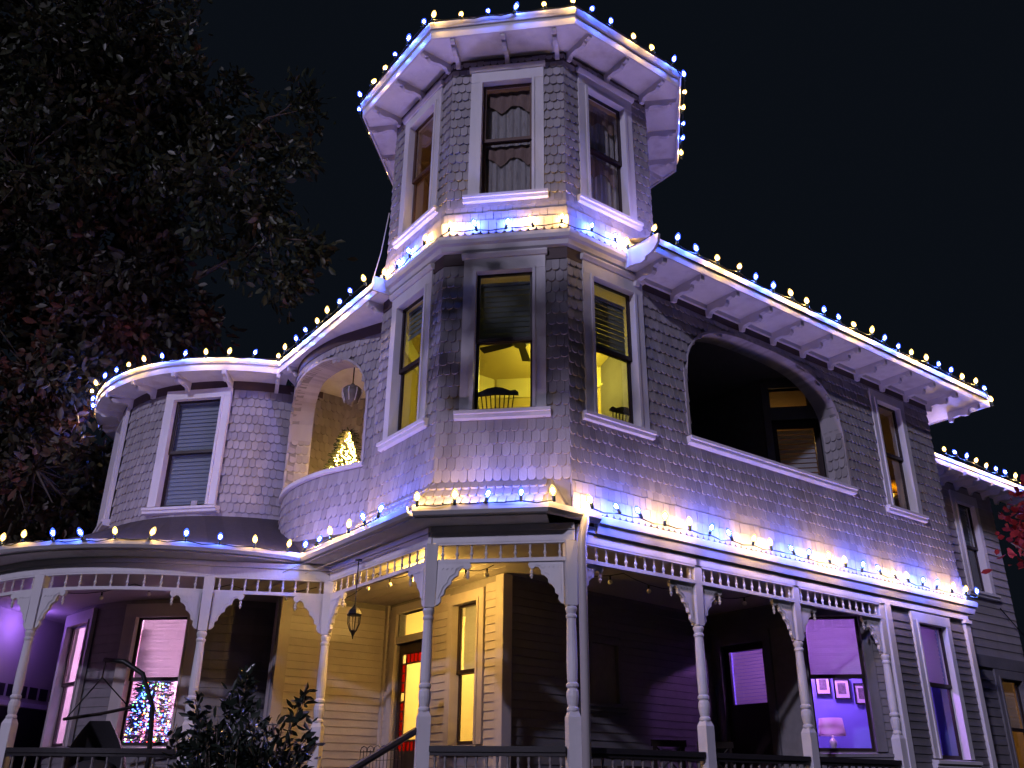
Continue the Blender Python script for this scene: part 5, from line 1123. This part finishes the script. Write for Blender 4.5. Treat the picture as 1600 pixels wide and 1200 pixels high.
# ================================================================== TREES AND SHRUB
def leaf_cloud(P, D, size, mat_, name, parent, seed=1, curl=.25, aspect=.45):
    """P: (n,3) positions, D: (n,3) outward twig directions; each leaf a folded diamond of two faces"""
    rng = np.random.default_rng(seed); n = len(P)
    d = D + rng.normal(0, .55, (n, 3)); d /= np.linalg.norm(d, axis=1)[:, None]
    r = rng.normal(0, 1, (n, 3)); s = np.cross(d, r); s /= np.linalg.norm(s, axis=1)[:, None] + 1e-9; u = np.cross(s, d)
    L = size * rng.uniform(.6, 1.25, n)[:, None]; W = L * aspect; cu = L * curl * rng.uniform(-.3, 1.2, n)[:, None]
    v0 = P; v1 = P + d * L * .30 + s * W * .42 + u * cu * .3; v2 = P + d * L * .66 + s * W * .5 + u * cu * .3; v3 = P + d * L - u * cu * .4; v4 = P + d * L * .66 - s * W * .5 + u * cu * .3; v5 = P + d * L * .30 - s * W * .42 + u * cu * .3
    V = np.stack([v0, v1, v2, v3, v4, v5], 1).reshape(-1, 3); idx = np.arange(n) * 6
    F = np.concatenate([np.stack([idx, idx + 1, idx + 2], 1), np.stack([idx, idx + 2, idx + 3], 1), np.stack([idx, idx + 3, idx + 4], 1), np.stack([idx, idx + 4, idx + 5], 1)])
    me = bpy.data.meshes.new(name); me.vertices.add(len(V)); me.vertices.foreach_set('co', V.ravel()); me.loops.add(F.size); me.loops.foreach_set('vertex_index', F.ravel().astype(np.int32))
    me.polygons.add(len(F)); me.polygons.foreach_set('loop_start', (np.arange(len(F)) * 3).astype(np.int32)); me.update(calc_edges=True); me.materials.append(MATS[mat_])
    o = place(bpy.data.objects.new(name, me), parent); return o
def tree(name, label, base, height, lobes, nclump, nleaf, size, mat_, seed, trunk_r=.28, group=None, clump_r=.55, aspect=.45, drop=.15):
    rng = np.random.default_rng(seed); t = thing(name, label, 'tree', base, group); B = np.array(base, float)
    vol = np.array([a * b * c for (_, (a, b, c)) in lobes]); pick = rng.choice(len(lobes), nclump, p=vol / vol.sum()); C = []
    for i in pick:
        c, r = lobes[i]; v = rng.normal(0, 1, 3); v /= np.linalg.norm(v); C.append(np.array(c) + v * np.array(r) * rng.uniform(.25, 1) ** .45)
    C = np.array(C)
    m = MB(); top = B + np.array([0, 0, height]); cen = np.mean([c for c, _ in lobes], 0)
    spine = [B, B + (cen - B) * np.array([.08, .08, .35]), B + (cen - B) * np.array([.3, .3, .65]), cen]
    m.tube([tuple(q) for q in spine], trunk_r, 10, 0, trunk_r * .35)
    for (c, r) in lobes:
        a = spine[2] + rng.normal(0, .1, 3); mid = (a + np.array(c)) / 2 + np.array([0, 0, .5]); m.tube([tuple(spine[1]), tuple(mid), tuple(c)], trunk_r * .42, 7, 0, trunk_r * .08)
    for q in C[::2]:
        c, r = min(lobes, key=lambda l: np.linalg.norm((q - np.array(l[0])) / np.array(l[1]))); c = np.array(c); mid = (c + q) / 2 + rng.normal(0, .2, 3); m.tube([tuple(c), tuple(mid), tuple(q)], trunk_r * .09, 5, 0, .008)
    m.build('trunk', 'bark', t, True)
    P = []; D = []
    for q in C:
        k = int(rng.uniform(.5, 1.5) * nleaf); ax = rng.normal(0, 1, 3) + (q - cen) * .25; ax /= np.linalg.norm(ax); tt = rng.uniform(-.2, 1, k)[:, None]; sp = rng.normal(0, clump_r * .33, (k, 3))
        P.append(q + ax * tt * clump_r + sp); D.append(np.repeat((ax * .6)[None], k, 0) + sp * 1.2 + np.array([0, 0, -drop]))
    leaf_cloud(np.concatenate(P), np.concatenate(D), size, mat_, 'crown', t, seed, aspect=aspect)
tree('oak_tree', 'tall oak with dull green and rusty leaves rising beyond the left turret', (-14.0, 8.5, 0), 15,
     [((-11.2, 3.6, 17.4), (3.2, 2.2, 2.9)), ((-9.4, 4.8, 15.9), (1.8, 1.8, 1.5)), ((-6.9, 5.4, 15.9), (1.35, 1.3, .65)), ((-7.9, 5.4, 14.2), (1.5, 1.6, 1.3)), ((-6.35, 5.7, 12.9), (.85, 1.2, 1.35)), ((-11.2, 3.7, 13.7), (2.0, 1.8, 1.9)), ((-8.6, 5.9, 17.4), (.9, .8, .7))],
     330, 60, .24, 'leaf_oak', 3, .36, clump_r=.55)
tree('red_tree', 'tree with reddish leaves beside the left turret, below the oak', (-14.5, 9.5, 0), 9,
     [((-10.6, 5.4, 12.3), (2.2, 1.8, 1.9)), ((-9.3, 6.4, 11.3), (1.3, 1.4, 1.0)), ((-11.2, 5.2, 9.7), (1.8, 1.6, 1.7)), ((-10.9, 5.8, 7.6), (1.6, 1.6, 1.5))],
     230, 60, .25, 'leaf_red', 5, .26, clump_r=.55)
tree('dark_tree', 'dark low tree behind the left end of the round porch', (-15.5, 11.0, 0), 7, [((-14.5, 9.0, 6.4), (3.2, 2.0, 2.2)), ((-12.8, 9.6, 4.6), (2.0, 2.0, 2.2))], 200, 55, .24, 'leaf_oak', 9, .22, clump_r=.8)
tree('maple_tree', 'small maple with bright red leaves at the right edge of the house', (9.4, 5.2, 0), 6,
     [((8.0, 5.0, 5.75), (.28, .4, .4)), ((7.95, 5.0, 5.2), (.25, .35, .3)), ((8.7, 5.3, 5.6), (.7, .8, .8)), ((7.62, 4.95, 5.3), (.10, .15, .12))],
     44, 20, .15, 'leaf_maple', 11, .09, clump_r=.4, aspect=.75)
tree('street_tree', 'sparse street tree whose leaf shadows fall on the tower front', (-6.6, -11.6, 0), 10,
     [((-3.4, -9.5, 11.5), (1.3, 1.1, 1.0)), ((-5.2, -8.3, 7.4), (.9, .8, .6))], 40, 34, .24, 'leaf_oak', 17, .2, clump_r=.5)
# laurel shrub in front of the porch
rng = np.random.default_rng(21)
t = thing('shrub', 'dark glossy evergreen shrub in front of the porch', 'shrub', (-1.62, -3.05, 0)); m = MB(); P = []; D = []
for k in range(80):
    a = rng.uniform(0, 2 * PI); r = rng.uniform(.1, 1) ** .6; top = np.array([-1.62 + math.cos(a) * r * .56, -3.05 + math.sin(a) * r * .5, 1.55 + .62 * rng.uniform(0, 1) * (1.1 - .55 * r)]); b = np.array([-1.6 + rng.uniform(-.1, .1), -3.05 + rng.uniform(-.1, .1), 0]); mid = (b * .45 + top * .55) + np.array([0, 0, .1])
    m.tube([tuple(b), tuple(mid), tuple(top)], .010, 5, 0, .004); n = 70
    u = rng.uniform(.25, 1.02, n)[:, None]; q = (1 - u) ** 2 * b + 2 * u * (1 - u) * mid + u ** 2 * top; sp = rng.normal(0, .045, (n, 3)); P.append(q + sp); D.append(sp * 14 + np.array([0, 0, .45]))
for (x, y, z, n) in ((-1.62, -3.1, 2.40, 60), (-1.98, -3.2, 2.22, 40), (-1.18, -2.9, 2.27, 45), (-1.75, -3.05, 2.28, 40), (-2.12, -3.2, 1.95, 40), (-1.08, -2.9, 2.02, 40)):
    m.tube([(-1.6, -3.05, .6), ((x - 1.6) / 2, (y - 3.05) / 2, 1.5), (x, y, z)], .012, 5, 0, .004); u = rng.uniform(-.32, .02, n)[:, None]; P.append(np.array([x, y, z]) + u * np.array([(x + 1.6) * .5, (y + 3.05) * .5, 1.]) + rng.normal(0, .02, (n, 3))); D.append(np.column_stack([rng.normal(0, .8, n), rng.normal(0, .8, n), np.full(n, .6)]))
m.build('stems', 'bark', t, True); leaf_cloud(np.concatenate(P), np.concatenate(D), .105, 'leaf_laurel', 'foliage', t, 4, aspect=.34)
